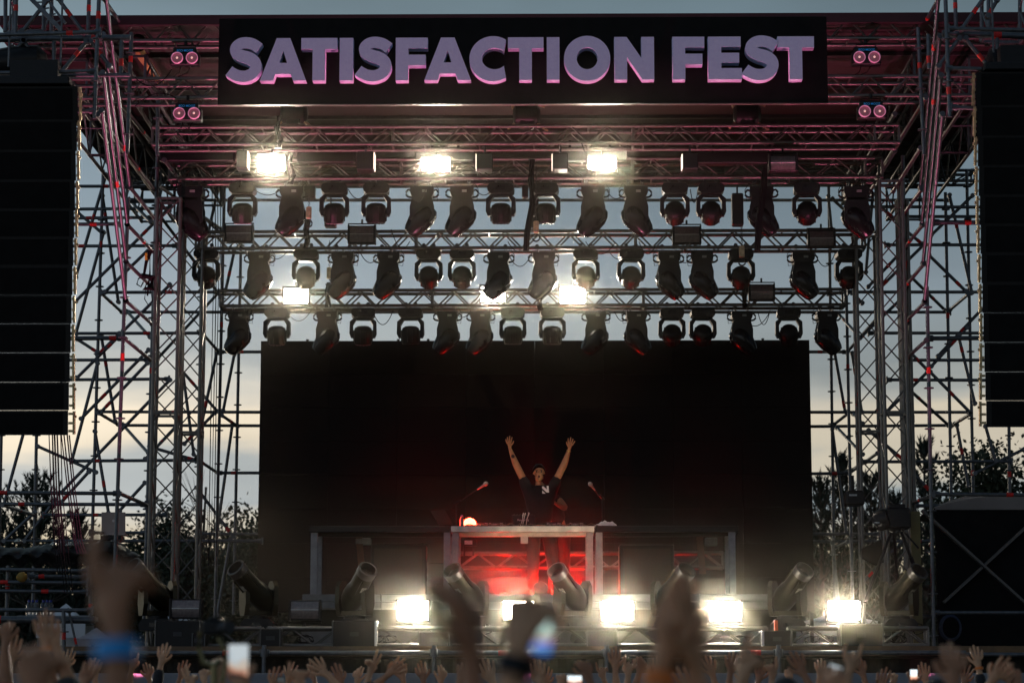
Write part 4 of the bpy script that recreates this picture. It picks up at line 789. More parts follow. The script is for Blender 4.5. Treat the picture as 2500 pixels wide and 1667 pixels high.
# ------------------------------------------------------------------ people
for m_ in (SKIN, SKIN2):
    b_ = m_.node_tree.nodes['Principled BSDF']; b_.inputs['Subsurface Weight'].default_value = .25; b_.inputs['Subsurface Radius'].default_value = (1, .3, .15); b_.inputs['Subsurface Scale'].default_value = .02
POSES = {'open': ([.12, .08, .08, .12], .10), 'relaxed': ([.45, .4, .35, .3], .04), 'fist': ([1.35, 1.4, 1.4, 1.3], 0.), 'point': ([1.35, 1.4, 1.4, .06], 0.), 'peace': ([1.3, 1.35, .06, .06], .14),
         'horns': ([.06, 1.35, 1.35, .06], .05), 'cup': ([.75, .7, .7, .65], .02), 'wide': ([.1, .05, .05, .12], .2)}
class Sk:
    def __init__(s): s.v = []; s.e = []; s.r = []
    def p(s, pos, r, prev=None):
        s.v.append(Vector(pos)); s.r.append(r); i = len(s.v) - 1
        if prev is not None: s.e.append((prev, i))
        return i
    def hand(s, wi, d, n, side, pose, k=1.):
        d = d.normalized(); n = (n - d * n.dot(d)).normalized(); t = d.cross(n) * side; W = s.v[wi]; curl, spr = POSES[pose]
        m = s.p(W + d * .03 * k, (.026 * k, .018 * k), wi)
        for i in range(4):
            rt = W + d * (.088 - .008 * abs(i - 2)) * k + t * (-.031 + .0215 * i) * k
            r0 = s.p(rt, .0115 * k, m); L = (.060, .074, .080, .070)[i] * k; dr = (d + t * spr * (i - 1.4)).normalized(); a = 0.; prev = r0; pos = rt
            for q, fr in enumerate((.45, .30, .25)):
                a += curl[i] * (.9 if q == 0 else 1.); dd = dr * math.cos(a) + n * math.sin(a); pos = pos + dd * L * fr; prev = s.p(pos, (.0095, .0085, .0068)[q] * k, prev)
        th = s.p(W + d * .04 * k + t * .032 * k + n * .008 * k, .0125 * k, m); c = 1. if pose in ('fist', 'point', 'peace', 'horns') else .25
        dd = (d * .7 + t * (.75 - .5 * c) + n * (.25 + .5 * c)).normalized(); a1 = s.p(s.v[th] + dd * .036 * k, .0105 * k, th); dd = (d * .85 + t * (.35 - .6 * c) + n * (.2 + .2 * c)).normalized(); s.p(s.v[a1] + dd * .030 * k, .008 * k, a1)
def human(s, J, fwd):
    """J: joint places; grown from the pelvis so that it can be the root"""
    F_ = fwd.normalized(); rt = F_.cross(Vector((0, 0, 1))).normalized()
    pe = s.p(J['pelvis'], (.13, .10)); wa = s.p(J['waist'], (.12, .09), pe); ch = s.p(J['chest'], (.125, .095), wa); nb = s.p(J['neck'], .062, ch)
    hb = J['head']; upd = (hb - J['neck']).normalized(); n2 = s.p(hb - upd * .105, .074, nb); h0 = s.p(hb - upd * .05 + F_ * .015, (.092, .092), n2); h1 = s.p(hb + upd * .035, (.092, .104), h0); h2 = s.p(hb + upd * .095, (.074, .084), h1)
    s.p(hb - upd * .098 + F_ * .062, .046, h0); s.p(hb - upd * .012 + F_ * .118, .013, h0)
    for q in (-1, 1): s.p(hb - upd * .005 + rt * q * .086 - F_ * .005, (.008, .022), h1)
    for q in 'lr':
        sh = s.p(J['sh' + q], .055, ch); e = s.p(J['el' + q], .052, sh); m = s.p((J['el' + q] * .65 + J['wr' + q] * .35), .042, e); w_ = s.p(J['wr' + q], (.027, .022), m)
        hd = J.get('hand' + q)
        if hd: s.hand(w_, *hd, k=J.get('hk', 1.))
        else: s.hand(w_, J['wr' + q] - J['el' + q], -rt if q == 'r' else rt, 1 if q == 'r' else 1, 'relaxed')
        hp = s.p(J['hp' + q], .08, pe); kn = s.p(J['kn' + q], .062, hp); an = s.p(J['an' + q], .042, kn); s.p(J['an' + q] + F_ * .12 + Vector((0, 0, -.045)), .035, an)
def cloth(J, top, name, m, parent, grow=.014, sleeve=.55, fat=0.):
    s = Sk(); g_ = grow + fat
    if top:
        pe = s.p(J['pelvis'] + Vector((0, 0, .0)), (.165 + g_, .14 + g_)); wa = s.p(J['waist'], (.165 + g_, .135 + g_), pe); ch = s.p(J['chest'], (.175 + g_, .14 + g_), wa); cl_ = s.p(J['neck'] - Vector((0, 0, .055)), .115, ch); s.p(J['neck'] - Vector((0, 0, .012)), .075, cl_)
        for q in 'lr':
            sh = s.p(J['sh' + q], .072 + grow + fat * .3, ch)
            if sleeve <= 1: s.p(J['sh' + q].lerp(J['el' + q], sleeve), .064 + grow + fat * .3, sh)
            else: e = s.p(J['el' + q], .046 + g_, sh); s.p(J['el' + q].lerp(J['wr' + q], sleeve - 1), .036 + g_ * .6, e)
    else:
        pe = s.p(J['pelvis'] + Vector((0, 0, .04)), (.16, .125))
        for q in 'lr':
            hp = s.p(J['hp' + q], .10 + g_, pe); kn = s.p(J['kn' + q], .075 + g_, hp); s.p(J['an' + q] + Vector((0, 0, .02)), .062 + g_, kn)
    me = skin(s.v, s.e, s.r, 1); me.transform(Matrix.Translation(-parent.location)); me.materials.append(m); o = link(name, me, parent); me.polygons.foreach_set('use_smooth', [True] * len(me.polygons)); return o
def hair(J, parent, m=HAIR, style='short', fwd=Vector((0, -1, 0))):
    hb = J['head']; g = MB(); Mx = Matrix.Translation(hb + Vector((0, 0, .015)) - fwd * .014)
    vs = []; n = 16; k = 8
    for i in range(k + 1):
        a = math.pi * .47 * i / k
        for j in range(n):
            t = 2 * math.pi * j / n; c, s_ = math.cos(t), math.sin(t); rim = 1.0 + .03 * math.sin(j * 2.7 + i); fz = max(0, c * fwd.x + s_ * fwd.y); aa = min(a, math.pi * (.56 - .37 * fz)); vs.append(Mx @ Vector((.094 * rim * math.sin(aa) * c, .108 * rim * math.sin(aa) * s_, .120 * rim * math.cos(aa))))
    g.add(vs, [(i * n + j, i * n + (j + 1) % n, (i + 1) * n + (j + 1) % n, (i + 1) * n + j) for i in range(k) for j in range(n)])
    return g.build('hair', m, parent, True)

# the performer
DJY = 33.85
def Q(px, py, dy=0.): return P(px, py, DJY + dy)
J = dict(pelvis=Q(1320, 1290), waist=Q(1319, 1250), chest=Q(1317, 1207), neck=Q(1317, 1180), head=Q(1316, 1155, -.02), shl=Q(1286, 1187), shr=Q(1350, 1187), ell=Q(1259, 1132, -.05), elr=Q(1378, 1132, -.05), wrl=Q(1244, 1093, -.1), wrr=Q(1390, 1096, -.1),
         hpl=Q(1302, 1300), hpr=Q(1339, 1300), knl=Q(1302, 1375, -.05), knr=Q(1350, 1375, -.05), anl=Q(1300, 1446), anr=Q(1356, 1446))
J['handl'] = (Vector((-.12, -.1, 1)), Vector((.5, -1, 0)), 1, 'wide'); J['handr'] = (Vector((.26, -.1, 1)), Vector((0, -1, 0)), -1, 'wide')
f_ = Vector((0, -1, 0)); s = Sk(); human(s, J, f_); me = skin(s.v, s.e, s.r, 1); pr = link('person', me); me.materials.append(SKIN); me.polygons.foreach_set('use_smooth', [True] * len(me.polygons))
pr.location = (0, 0, 0); tag(pr, 'performer in a black t-shirt with both arms thrown up behind the mixing table', 'person')
CL = mat('black_cotton', (.006, .007, .008), .85, 0, .2, 20)
cloth(J, True, 'shirt', CL, pr, .012, .52, .062); cloth(J, False, 'trousers', CL, pr); hair(J, pr)
hb = J['head']
g = MB()
for q in (-1, 1): g.lathe([(.002, -.006), (.012, 0), (.002, .006)], Matrix.Translation(hb + Vector((q * .033, -.098, .014))) @ Matrix.Rotation(R(90), 4, 'X'), 10)
g.build('eye', mat('dark_eye', (.02, .015, .01), .3, 0, 0), pr, True)
g = MB(); g.box(hb + Vector((-.05, -.104, .030)), hb + Vector((-.016, -.092, .038))); g.box(hb + Vector((.016, -.104, .030)), hb + Vector((.05, -.092, .038))); g.build('eyebrow', HAIR, pr)
g = MB(); g.lathe([(.003, -.01), (.017, 0), (.003, .01)], Matrix.Translation(hb + Vector((0, -.106, -.055))) @ Matrix.Rotation(R(90), 4, 'X'), 12); g.build('mouth', mat('open_mouth', (.10, .02, .02), .5, 0, 0), pr, True)
# shirt emblem: a folded arrow mark on the chest
k = S(DJY); o0 = P(1333, 1200, DJY) ; yy = DJY - .278
mk = [[(-9, 2), (-9, -1.5), (-.5, -4), (1.5, 9), (7, 9), (7.5, -6), (3, -7.5), (-9, 6)], [(-9, -3.5), (-4, -9), (0, -9), (-9, -3.2)]]
mk = [[(-9.5, 8), (-6.5, 9), (2, 1), (1.5, 9.5), (6.2, 9.5), (7, -6.5), (1.5, -6), (-9.5, 4)], [(-9.5, -1), (-1, -9), (-9, -9)]]
me = shape_mesh([[(x * k, y * k) for x, y in l] for l in mk], .003); me.transform(Matrix.Translation((o0.x, yy, o0.z)) @ Matrix.Rotation(R(90), 4, 'X')); me.materials.append(mat('white_print', (.75, .75, .78), .6, var=0)); link('chest_emblem', me, pr)
# tattoo marks and bracelet
g = MB(); w_ = J['wrr']; d = (J['elr'] - w_).normalized(); g.tube(w_ + d * .02, w_ + d * .035, .030, 14); g.build('bracelet', mat('gold', (.6, .4, .12), .3, .9, 0), pr)
a, b = J['ell'], J['wrl']; g = MB(); c = a.lerp(b, .45); ax = (b - a).normalized(); rd = Matrix.Translation(c + Vector((0, -.0415, 0))) @ Matrix.Rotation(R(90), 4, 'X')
g.lathe([(.026, -.001), (.026, .002), (.019, .003), (.018, -.001)], rd, 14); g.lathe([(.009, 0), (.005, .003)], rd, 8); g.build('tattoo', mat('tattoo_ink', (.08, .06, .06), .6, 0, 0), pr)
# a second person behind him
DJY = 34.5
J2 = dict(pelvis=Q(1362, 1285), waist=Q(1361, 1252), chest=Q(1357, 1215), neck=Q(1350, 1190), head=Q(1334, 1172), shl=Q(1335, 1198), shr=Q(1376, 1203), ell=Q(1318, 1240), elr=Q(1378, 1242, -.1), wrl=Q(1322, 1270), wrr=Q(1352, 1218, -.45),
          hpl=Q(1348, 1300), hpr=Q(1376, 1300), knl=Q(1352, 1372), knr=Q(1378, 1372), anl=Q(1352, 1444), anr=Q(1380, 1444))
J2['wrr'] = Q(1355, 1228, -.5); J2['elr'] = Q(1380, 1240, -.3); J2['shr'] = Q(1362, 1216); J2['head'] = Q(1324, 1204); J2['neck'] = Q(1332, 1218); J2['chest'] = Q(1348, 1228)
s = Sk(); human(s, J2, f_); me = skin(s.v, s.e, s.r, 1); p2 = link('person', me); me.materials.append(SKIN2); me.polygons.foreach_set('use_smooth', [True] * len(me.polygons))
tag(p2, 'person almost hidden behind the performer, only an elbow rimmed in red showing', 'person'); cloth(J2, True, 'shirt', CL, p2, .01, .4); cloth(J2, False, 'trousers', CL, p2); hair(J2, p2)

# ---- the crowd
CC = [mat('crowd_shirt_black', (.015, .015, .017), .85), mat('crowd_shirt_grey', (.08, .08, .09), .85), mat('crowd_shirt_red', (.25, .02, .02), .85), mat('crowd_shirt_blue', (.03, .05, .14), .85)]
SC = [SKIN, SKIN2, mat('fair_skin', (.60, .33, .18), .55, 0, .1, 18, spec=.35)]
def crowd(i, wx, wy, Y, lean, pose, side, label, second=None, sleeve=.5, shirt=None, back=True, headz=None, nrm=None, curl=0):
    """a person facing the stage with one or two raised hands; only hands and arms reach into the picture"""
    n = nrm or Vector((random.uniform(-.5, .5), 1, 0))
    def arm(wx, wy, lean):
        W = P(wx, wy - ((14 if Y > 10 else 0) + (abs(int(wx)) % 7) * (3 if Y > 14 else 0)), Y); a = R(lean); fd = Vector((math.sin(a), .12, math.cos(a))).normalized(); E = W - fd * .255; ud = Vector((math.sin(a) * .45, .28, 1)).normalized(); return W, fd, E, E - ud * .275
    W, fd, E, Sh = arm(wx, wy, lean); z0 = Sh.z; sd = 1 if side > 0 else -1
    J = {'hk': 1.14 if Y > 10 else (1.3 if Y < 6 else 1.1)}; bx = Sh.x - sd * .17 * -1 if False else Sh.x + (.17 if side > 0 else -.17)
    mine, oth = ('l', 'r') if side > 0 else ('r', 'l')
    if second: W2, fd2, E2, Sh2 = arm(second[0], second[1], second[2]); bx = (Sh.x + Sh2.x) / 2; z0 = (Sh.z + Sh2.z) / 2
    c = Vector((bx, Sh.y, z0)); hd = headz if headz else z0 + .23
    ss = .165
    J.update(neck=c + Vector((0, 0, .05)), head=Vector((bx, Sh.y + .02, hd)), chest=c - Vector((0, 0, .10)), waist=c - Vector((0, 0, .32)), pelvis=c - Vector((0, 0, .50)))
    for q, x in (('l', -1), ('r', 1)):
        J['sh' + q] = c + Vector((x * ss, 0, 0)); J['el' + q] = c + Vector((x * .22, -.03, -.27)); J['wr' + q] = c + Vector((x * .21, .1, -.50))
        J['hp' + q] = J['pelvis'] + Vector((x * .09, 0, -.05)); J['kn' + q] = J['pelvis'] + Vector((x * .1, .03, -.45)); J['an' + q] = J['pelvis'] + Vector((x * .11, 0, -.85))
    J['sh' + mine] = c + Vector(((-1 if mine == 'l' else 1) * ss, 0, .02)); J['el' + mine] = E; J['wr' + mine] = W; J['hand' + mine] = (fd + Vector((0, .05, 0)), n, 1 if mine == 'l' else -1, pose) if not curl else (fd, n, curl, pose)
    if second:
        J['el' + oth] = E2; J['wr' + oth] = W2; J['hand' + oth] = (fd2, Vector((-n.x, n.y, 0)), 1 if oth == 'l' else -1, second[3])
    s = Sk(); human(s, J, Vector((0, 1, 0))); me = skin(s.v, s.e, s.r, 1); o = link('person', me); me.materials.append(SC[i % 3]); me.polygons.foreach_set('use_smooth', [True] * len(me.polygons))
    tag(o, label, 'person', 'crowd in front of the stage'); cloth(J, True, 'shirt', shirt or CC[i % 4], o, .012, sleeve); cloth(J, False, 'trousers', CC[0], o); hair(J, o, fwd=Vector((0, 1, 0)))
    return o, J
def band(o, J, q, m, at=.0, wid=.022, name='wristband', r_=.033):
    w_ = J['wr' + q]; d = (J['el' + q] - w_).normalized(); g = MB(); g.tube(w_ + d * at, w_ + d * (at + wid), r_, 18); return g.build(name, m, o, True)
random.seed(11)
ORG = mat('orange_band', (.85, .22, .03), .5, 0, 0)
o, J = crowd(0, 112, 1592, 12, -10, 'open', -1, 'blurred pair of clapping hands near the left edge, orange wristband', second=(142, 1600, -22, 'open')); band(o, J, 'r', ORG)
crowd(1, 12, 1588, 14, -4, 'cup', -1, 'curled hand cut off by the left edge of the picture')
o, J = crowd(1, 284, 1548, 4.1, -4, 'point', 1, 'giant dark blurred hand pointing up, blue band on its wrist', sleeve=.3); band(o, J, 'l', mat('bright_blue_band', (.02, .34, .80), .5, 0, 0), .012, .03, r_=.038)
crowd(1, 88, 1712, 5.5, 4, 'fist', 1, 'dark blurred fist in the bottom left corner')
crowd(2, 392, 1636, 20, 8, 'open', -1, 'open hand above a long black sleeve right of the giant hand', sleeve=1.9, shirt=CC[0])
crowd(0, 321, 1668, 22, 6, 'point', -1, 'small hand with one finger pointing up beside the giant hand')
crowd(1, 366, 1680, 22, -8, 'relaxed', 1, 'small loosely curled hand just left of the black sleeve')
o9, J9 = crowd(0, 598, 1690, 9.4, -6, 'cup', 1, 'hand holding up the bright phone left of centre')
o8, J8 = crowd(2, 541, 1672, 12, -4, 'fist', 1, 'hand gripping the camera stabiliser at the lower left')
crowd(0, 738, 1700, 12.5, -14, 'point', 1, 'thin blurred finger raised right of the bright phone')
crowd(2, 800, 1668, 18, -42, 'wide', 1, 'hand with spread fingers reaching left below the first beam light')
crowd(1, 834, 1690, 19, -24, 'open', -1, 'hand low at the bottom edge right of the spread fingers')
crowd(2, 902, 1676, 18, 12, 'peace', -1, 'hand giving a two finger sign under the large left box')
crowd(0, 944, 1682, 18, 52, 'wide', 1, 'hand stretched flat to the right beside the two finger sign')
crowd(1, 1034, 1694, 21, -14, 'open', -1, 'fingertips of a hand rising below the leftmost lit strobe'); crowd(2, 1076, 1697, 22, 10, 'relaxed', 1, 'barely visible hand at the bottom edge left of the giant hands')
crowd(1, 1150, 1612, 5.0, -5, 'cup', 1, 'large blurred hand in front of the fourth beam light', sleeve=.4, nrm=Vector((-.9, .5, 0)))
o17, J17 = crowd(2, 1262, 1604, 4.7, 14, 'fist', 1, 'large blurred hand with a dark watch holding up a phone', sleeve=.4); band(o17, J17, 'l', BLK, .0, .035, 'watch', .038)
o, J = crowd(0, 1612, 1640, 5.2, 9, 'open', -1, 'large blurred clapping hands right of centre, orange wristband', second=(1705, 1652, -7, 'open'), nrm=Vector((.9, .4, 0))); band(o, J, 'l' if False else 'r', ORG, .0, .03, r_=.036)
crowd(2, 1812, 1660, 8.5, 24, 'point', 1, 'blurred hand pointing up right of the large clapping hands')
crowd(0, 1502, 1662, 19, -4, 'open', -1, 'open hand with fingers up in front of the rail post'); crowd(2, 1534, 1668, 19, 8, 'horns', 1, 'hand making horns under the middle floor strobe'); crowd(1, 1560, 1676, 20, 18, 'cup', 1, 'cupped hand just left of the large clapping hands')
o24, J24 = crowd(1, 1440, 1690, 15, -16, 'cup', 1, 'hand holding a phone sideways at the bottom centre'); crowd(2, 1366, 1694, 19, 12, 'fist', -1, 'small fist left of the phone held sideways'); crowd(0, 1262, 1692, 21, 8, 'open', 1, 'small hand at the bottom edge between the giant hands')
crowd(1, 1782, 1672, 19, 6, 'open', -1, 'thin open hand partly behind the blurred pointing hand'); crowd(2, 1822, 1692, 19, -8, 'relaxed', 1, 'small low hand right of the blurred pointing hand')
crowd(0, 1884, 1676, 17, 2, 'point', -1, 'small fist with raised finger by the rail post at the right'); crowd(1, 1966, 1682, 16, -24, 'open', 1, 'open hand leaning left below the box with the white edge')
o, J = crowd(2, 2072, 1656, 13, 12, 'horns', -1, 'orange lit hand making horns at the lower right', sleeve=.4)
o31, J31 = crowd(0, 2046, 1712, 9, -6, 'cup', 1, 'hand under the blurred phone at the lower right'); o32, J32 = crowd(1, 2226, 1688, 19, 8, 'cup', -1, 'hand holding a tiny phone near the right bottom')
crowd(1, 2330, 1680, 8.5, 4, 'relaxed', 1, 'dark blurred raised hand at the lower right', sleeve=.5)
o, J = crowd(2, 2390, 1652, 20, -4, 'open', 1, 'small open hand above a black sleeve near the right edge', sleeve=1.85, shirt=CC[0]); band(o, J, 'l', ORG, -.005, .02)
crowd(0, 2418, 1684, 13, 44, 'open', 1, 'forearm and hand slanting right near the right edge'); crowd(1, 2492, 1694, 15, -38, 'open', -1, 'hand slanting left at the right edge of the picture')
crowd(0, 1690, 1712, 14, -20, 'open', 1, 'hand low behind the large clapping hands'); crowd(2, 1322, 1706, 16, -10, 'open', 1, 'hand low beneath the blurred phone near the centre'); crowd(1, 2150, 1705, 18, 10, 'open', -1, 'hand low between the orange lit hand and the tiny phone')
crowd(1, 205, 1700, 15, 12, 'open', 1, 'low hand between the clapping hands and the giant hand'); crowd(2, 470, 1700, 17, -12, 'peace', 1, 'low two finger hand left of the camera stabiliser'); crowd(0, 660, 1704, 18, 14, 'open', -1, 'low hand right of the bright phone')
for i, (hx, hy, Y, lb) in enumerate(((1916, 1655, 12, 'dark haired head at the bottom edge right of the rail post'), (2285, 1660, 13, 'dark haired head at the bottom edge below the far right beam light'), (12, 1672, 10, 'head in a red cap in the bottom left corner'))):
    hz = P(hx, hy, Y).z - .13; crowd(i, hx - 60, 1860, Y, 0, 'relaxed', 1, lb, headz=hz) if False else None
    c = P(hx, 1700, Y); c.z = hz - .24; J = dict(neck=c + Vector((0, 0, .05)), head=Vector((c.x, c.y, hz)), chest=c - Vector((0, 0, .10)), waist=c - Vector((0, 0, .32)), pelvis=c - Vector((0, 0, .5)))
    for q, x in (('l', -1), ('r', 1)): J['sh' + q] = c + Vector((x * .17, 0, 0)); J['el' + q] = c + Vector((x * .24, 0, -.28)); J['wr' + q] = c + Vector((x * .22, .1, -.52)); J['hp' + q] = J['pelvis'] + Vector((x * .09, 0, -.05)); J['kn' + q] = J['pelvis'] + Vector((x * .1, 0, -.45)); J['an' + q] = J['pelvis'] + Vector((x * .1, 0, -.85))
    s = Sk(); human(s, J, Vector((0, 1, 0))); me = skin(s.v, s.e, s.r, 1); o = link('person', me); me.materials.append(SKIN); tag(o, lb, 'person', 'crowd in front of the stage'); cloth(J, True, 'shirt', CC[i], o); cloth(J, False, 'trousers', CC[0], o)
    hair(J, o, m=mat('red_cap_cloth', (.45, .02, .02), .8) if i == 2 else HAIR, fwd=Vector((0, 1, 0)))

EXTRA = [(24, 1640, 16, 6, 'open'), (60, 1668, 20, -8, 'fist'), (160, 1664, 21, 10, 'open'), (232, 1676, 18, -4, 'relaxed'), (438, 1684, 22, 14, 'open'), (500, 1690, 19, -6, 'fist'), (702, 1686, 21, 8, 'wide'), (768, 1690, 22, -12, 'open'), (870, 1690, 22, 4, 'relaxed'), (985, 1690, 21, -8, 'open'),
         (1120, 1680, 18, 16, 'relaxed'), (1205, 1684, 17, -20, 'open'), (1330, 1690, 22, 6, 'open'), (1475, 1686, 22, -14, 'point'), (1600, 1676, 20, 10, 'open'), (1742, 1684, 20, -12, 'wide'), (1850, 1684, 21, 14, 'open'), (1930, 1690, 22, -4, 'fist'), (2000, 1684, 20, 8, 'relaxed'), (2110, 1676, 21, -10, 'open'), (2178, 1688, 22, 10, 'fist'), (2262, 1684, 21, -6, 'open'), (2352, 1684, 22, 16, 'wide'), (2466, 1690, 21, 4, 'open')]
for i, (wx, wy, Y, ln, ps) in enumerate(EXTRA):
    half = 'left' if i < 12 else 'right'; k_ = i + 1 if i < 12 else 24 - i
    crowd(i, wx, wy, Y, ln, ps, 1 if i % 2 else -1, 'small %s hand low in the crowd, %s background hand counted from the %s edge' % ({'open': 'open', 'wide': 'spread', 'fist': 'closed', 'relaxed': 'half curled', 'point': 'pointing'}[ps], ORD[k_], half))

# phones
def screen_mat(name, seed, es, cols):
    m = bpy.data.materials.new(name); m.use_nodes = True; t = m.node_tree; b = t.nodes['Principled BSDF']; co = t.nodes.new('ShaderNodeTexCoord'); nn = t.nodes.new('ShaderNodeTexNoise'); nn.noise_dimensions = '4D'; nn.inputs['W'].default_value = seed; nn.inputs['Scale'].default_value = 26; nn.inputs['Detail'].default_value = 1
    t.links.new(co.outputs['Object'], nn.inputs[0]); se = t.nodes.new('ShaderNodeSeparateXYZ'); t.links.new(co.outputs['Generated'], se.inputs[0])
    ad = t.nodes.new('ShaderNodeMath'); ad.operation = 'MULTIPLY_ADD'; t.links.new(nn.outputs[0], ad.inputs[0]); ad.inputs[1].default_value = .8; t.links.new(se.outputs[2], ad.inputs[2])
    rp = t.nodes.new('ShaderNodeValToRGB'); e = rp.color_ramp.elements
    while len(e) < len(cols): e.new(.5)
    for q, (p, c) in zip(e, cols): q.position = p; q.color = (*c, 1)
    t.links.new(ad.outputs[0], rp.inputs[0]); t.links.new(rp.outputs[0], b.inputs['Emission Color']); b.inputs['Emission Strength'].default_value = es; b.inputs['Base Color'].default_value = (.02, .02, .02, 1); return m
def phone(px, py, Y, wpx, hpx, label, seed, es=.9, rot=0., cols=None):
    p = P(px, py, Y); k = S(Y); t = thing('phone', label, 'phone', p, 'phones held up in the crowd'); W, H_ = wpx * k, hpx * k; x, y, z = p
    Mx = Matrix.Translation(p) @ Matrix.Rotation(R(rot), 4, 'Y')
    g = MB(); g.box((-W / 2 - .004, 0, -H_ / 2 - .004), (W / 2 + .004, .009, H_ / 2 + .004), 0, Mx, bev=.003); g.build('phone_body', BLKG, t)
    g = MB(); g.box((-W / 2, -.0015, -H_ / 2), (W / 2, -.0002, H_ / 2), 0, Mx); g.build('screen', screen_mat('phone_screen', seed, es, cols or [(.35, (.05, .03, .03)), (.55, (.7, .30, .18)), (.75, (.9, .75, .6)), (1.0, (.75, .9, 1)), (1.3, (.85, .95, 1))]), t)
phone(582, 1611, 9.2, 47, 76, 'phone held upright, filming the stage, left of centre', 1.3, .6)
phone(1325, 1541, 4.75, 54, 100, 'blurred phone with green and blue glow near the centre', 4.1, 1.2, 12, [(.3, (.02, .05, .2)), (.55, (.05, .25, .7)), (.75, (.5, .15, .1)), (.95, (.25, .5, .4)), (1.2, (.6, .8, .75))])
phone(1403, 1658, 14.7, 34, 19, 'phone held sideways at the bottom centre', 2.2, 1.2)
phone(2036, 1641, 9.2, 30, 34, 'out of focus phone beside the orange lit hand', 3.3, .8, 20)
phone(2231, 1646, 18.7, 17, 24, 'tiny sharp phone held up at the right', 5.1, 1.3)
phone(686, 1662, 17, 17, 18, 'small dark phone seen low right of the bright one', 6, .05)
# camera on a stabiliser
p = P(522, 1530, 11.9); t = thing('stabilised_camera', 'film camera on a handheld stabiliser sticking up at lower left', 'camera', p); x, y, z = p
g = MB(); g.box((x - .06, y, z - .035), (x + .05, y + .07, z + .03), bev=.01); g.box((x - .03, y + .01, z + .03), (x + .03, y + .05, z + .05), bev=.006); g.build('camera_body', BLK, t)
g = MB(); g.tube((x + .02, y + .03, z - .005), (x + .075, y - .03, z), .026, 16); g.tube((x + .075, y - .03, z), (x + .082, y - .04, z), .03, 16); g.build('camera_lens', DGREY, t, True)
g = MB(); g.path([(x - .07, y + .03, z - .02), (x - .075, y + .03, z - .10), (x - .05, y + .03, z - .17), (x + .0, y + .03, z - .185), (x + .03, y + .03, z - .16)], [.014, .012, .014, .016, .014], 8); g.path([(x + .02, y + .03, z - .05), (x + .045, y + .02, z - .10), (x + .06, y + .03, z - .16), (x + .04, y + .03, z - .26)], .011, 8); g.tube((x + .0, y + .03, z - .18), (x + .01, y + .03, z - .48), .018, 12); g.build('stabiliser', mat('brass_toned_arm', (.2, .17, .08), .35, .6, .3), t, True)

# ------------------------------------------------------------------ trees behind
LEAF = mat('dark_foliage', (.024, .033, .014), .7, 0, .45, .9); LEAF2 = mat('olive_foliage', (.035, .042, .018), .7, 0, .45, .9); NEED = mat('pine_needles', (.016, .026, .014), .7, 0, .4, .8); BARK = mat('bark', (.08, .06, .045), .9, 0, .3, 5)
def leafy(px, pytop, Y, wpx, label, seed, dens=5200, m=LEAF, bare=False, hfrac=.62):
    rd = random.Random(seed); top = P(px, pytop, Y); k = S(Y); Hh = top.z; W = wpx * k; x, y = top.x, Y
    t = thing('leafy_tree', label, 'tree', (x, y, 0), 'trees behind the stage')
    g = MB(); tips = []
    g.path([(x, y, 0), (x + .1, y, Hh * .3), (x - .05, y + .1, Hh * .6), (x + .05, y, Hh * .88)], [.17, .13, .08, .03], 8)
    for i in range(26):
        z0 = Hh * rd.uniform(.25, .8); a = rd.uniform(0, 6.28); L = W * rd.uniform(.45, 1.0) * (1.1 - .6 * max(0, (z0 / Hh - .45) / .55)); e = Vector((x + math.cos(a) * L, y + math.sin(a) * L, min(Hh * 1.0, z0 + L * rd.uniform(.45, 1.1)))); b = Vector((x, y, z0)); m_ = b.lerp(e, .5) + Vector((0, 0, -.08 * L))
        g.path([b, m_, e], [.05, .03, .008], 5); tips += [e, b.lerp(e, .7), b.lerp(e, .45)]
        for q in range(5):
            s_ = b.lerp(e, rd.uniform(.5, 1)); e2 = s_ + Vector((rd.uniform(-.5, .5), rd.uniform(-.5, .5), rd.uniform(.25, 1.0))) * (.8 if not bare else 1.2); g.path([s_, e2], [.014, .003], 4); tips.append(e2)
    g.build('trunk', BARK, t)
    g = MB(); cen = [(c_ + Vector((rd.uniform(-.2, .2), rd.uniform(-.2, .2), rd.uniform(-.2, .25))), rd.uniform(.25, .6)) for c_ in tips if not bare or c_.z < Hh * .7]
    for i in range(int(dens * 3.0)):
        c_, r_ = cen[rd.randrange(len(cen))]; v = Vector((rd.gauss(0, 1), rd.gauss(0, 1), rd.gauss(0, .8))) * r_ * .62; q = c_ + v
        s_ = rd.uniform(.04, .078); u = Vector((rd.gauss(0, 1), rd.gauss(0, 1), rd.gauss(0, 1))).normalized() * s_; w_ = u.cross(Vector((rd.gauss(0, 1), rd.gauss(0, 1), rd.gauss(0, 1)))).normalized() * s_ * .6
        o = len(g.v); g.v += [q - u, q - w_, q + u, q + w_]; g.f.append((o, o + 1, o + 2, o + 3)); g.mi.append(0)
    me = bpy.data.meshes.new('crown'); me.from_pydata([v - t.location for v in g.v], [], g.f); me.materials.append(m); link('crown', me, t)
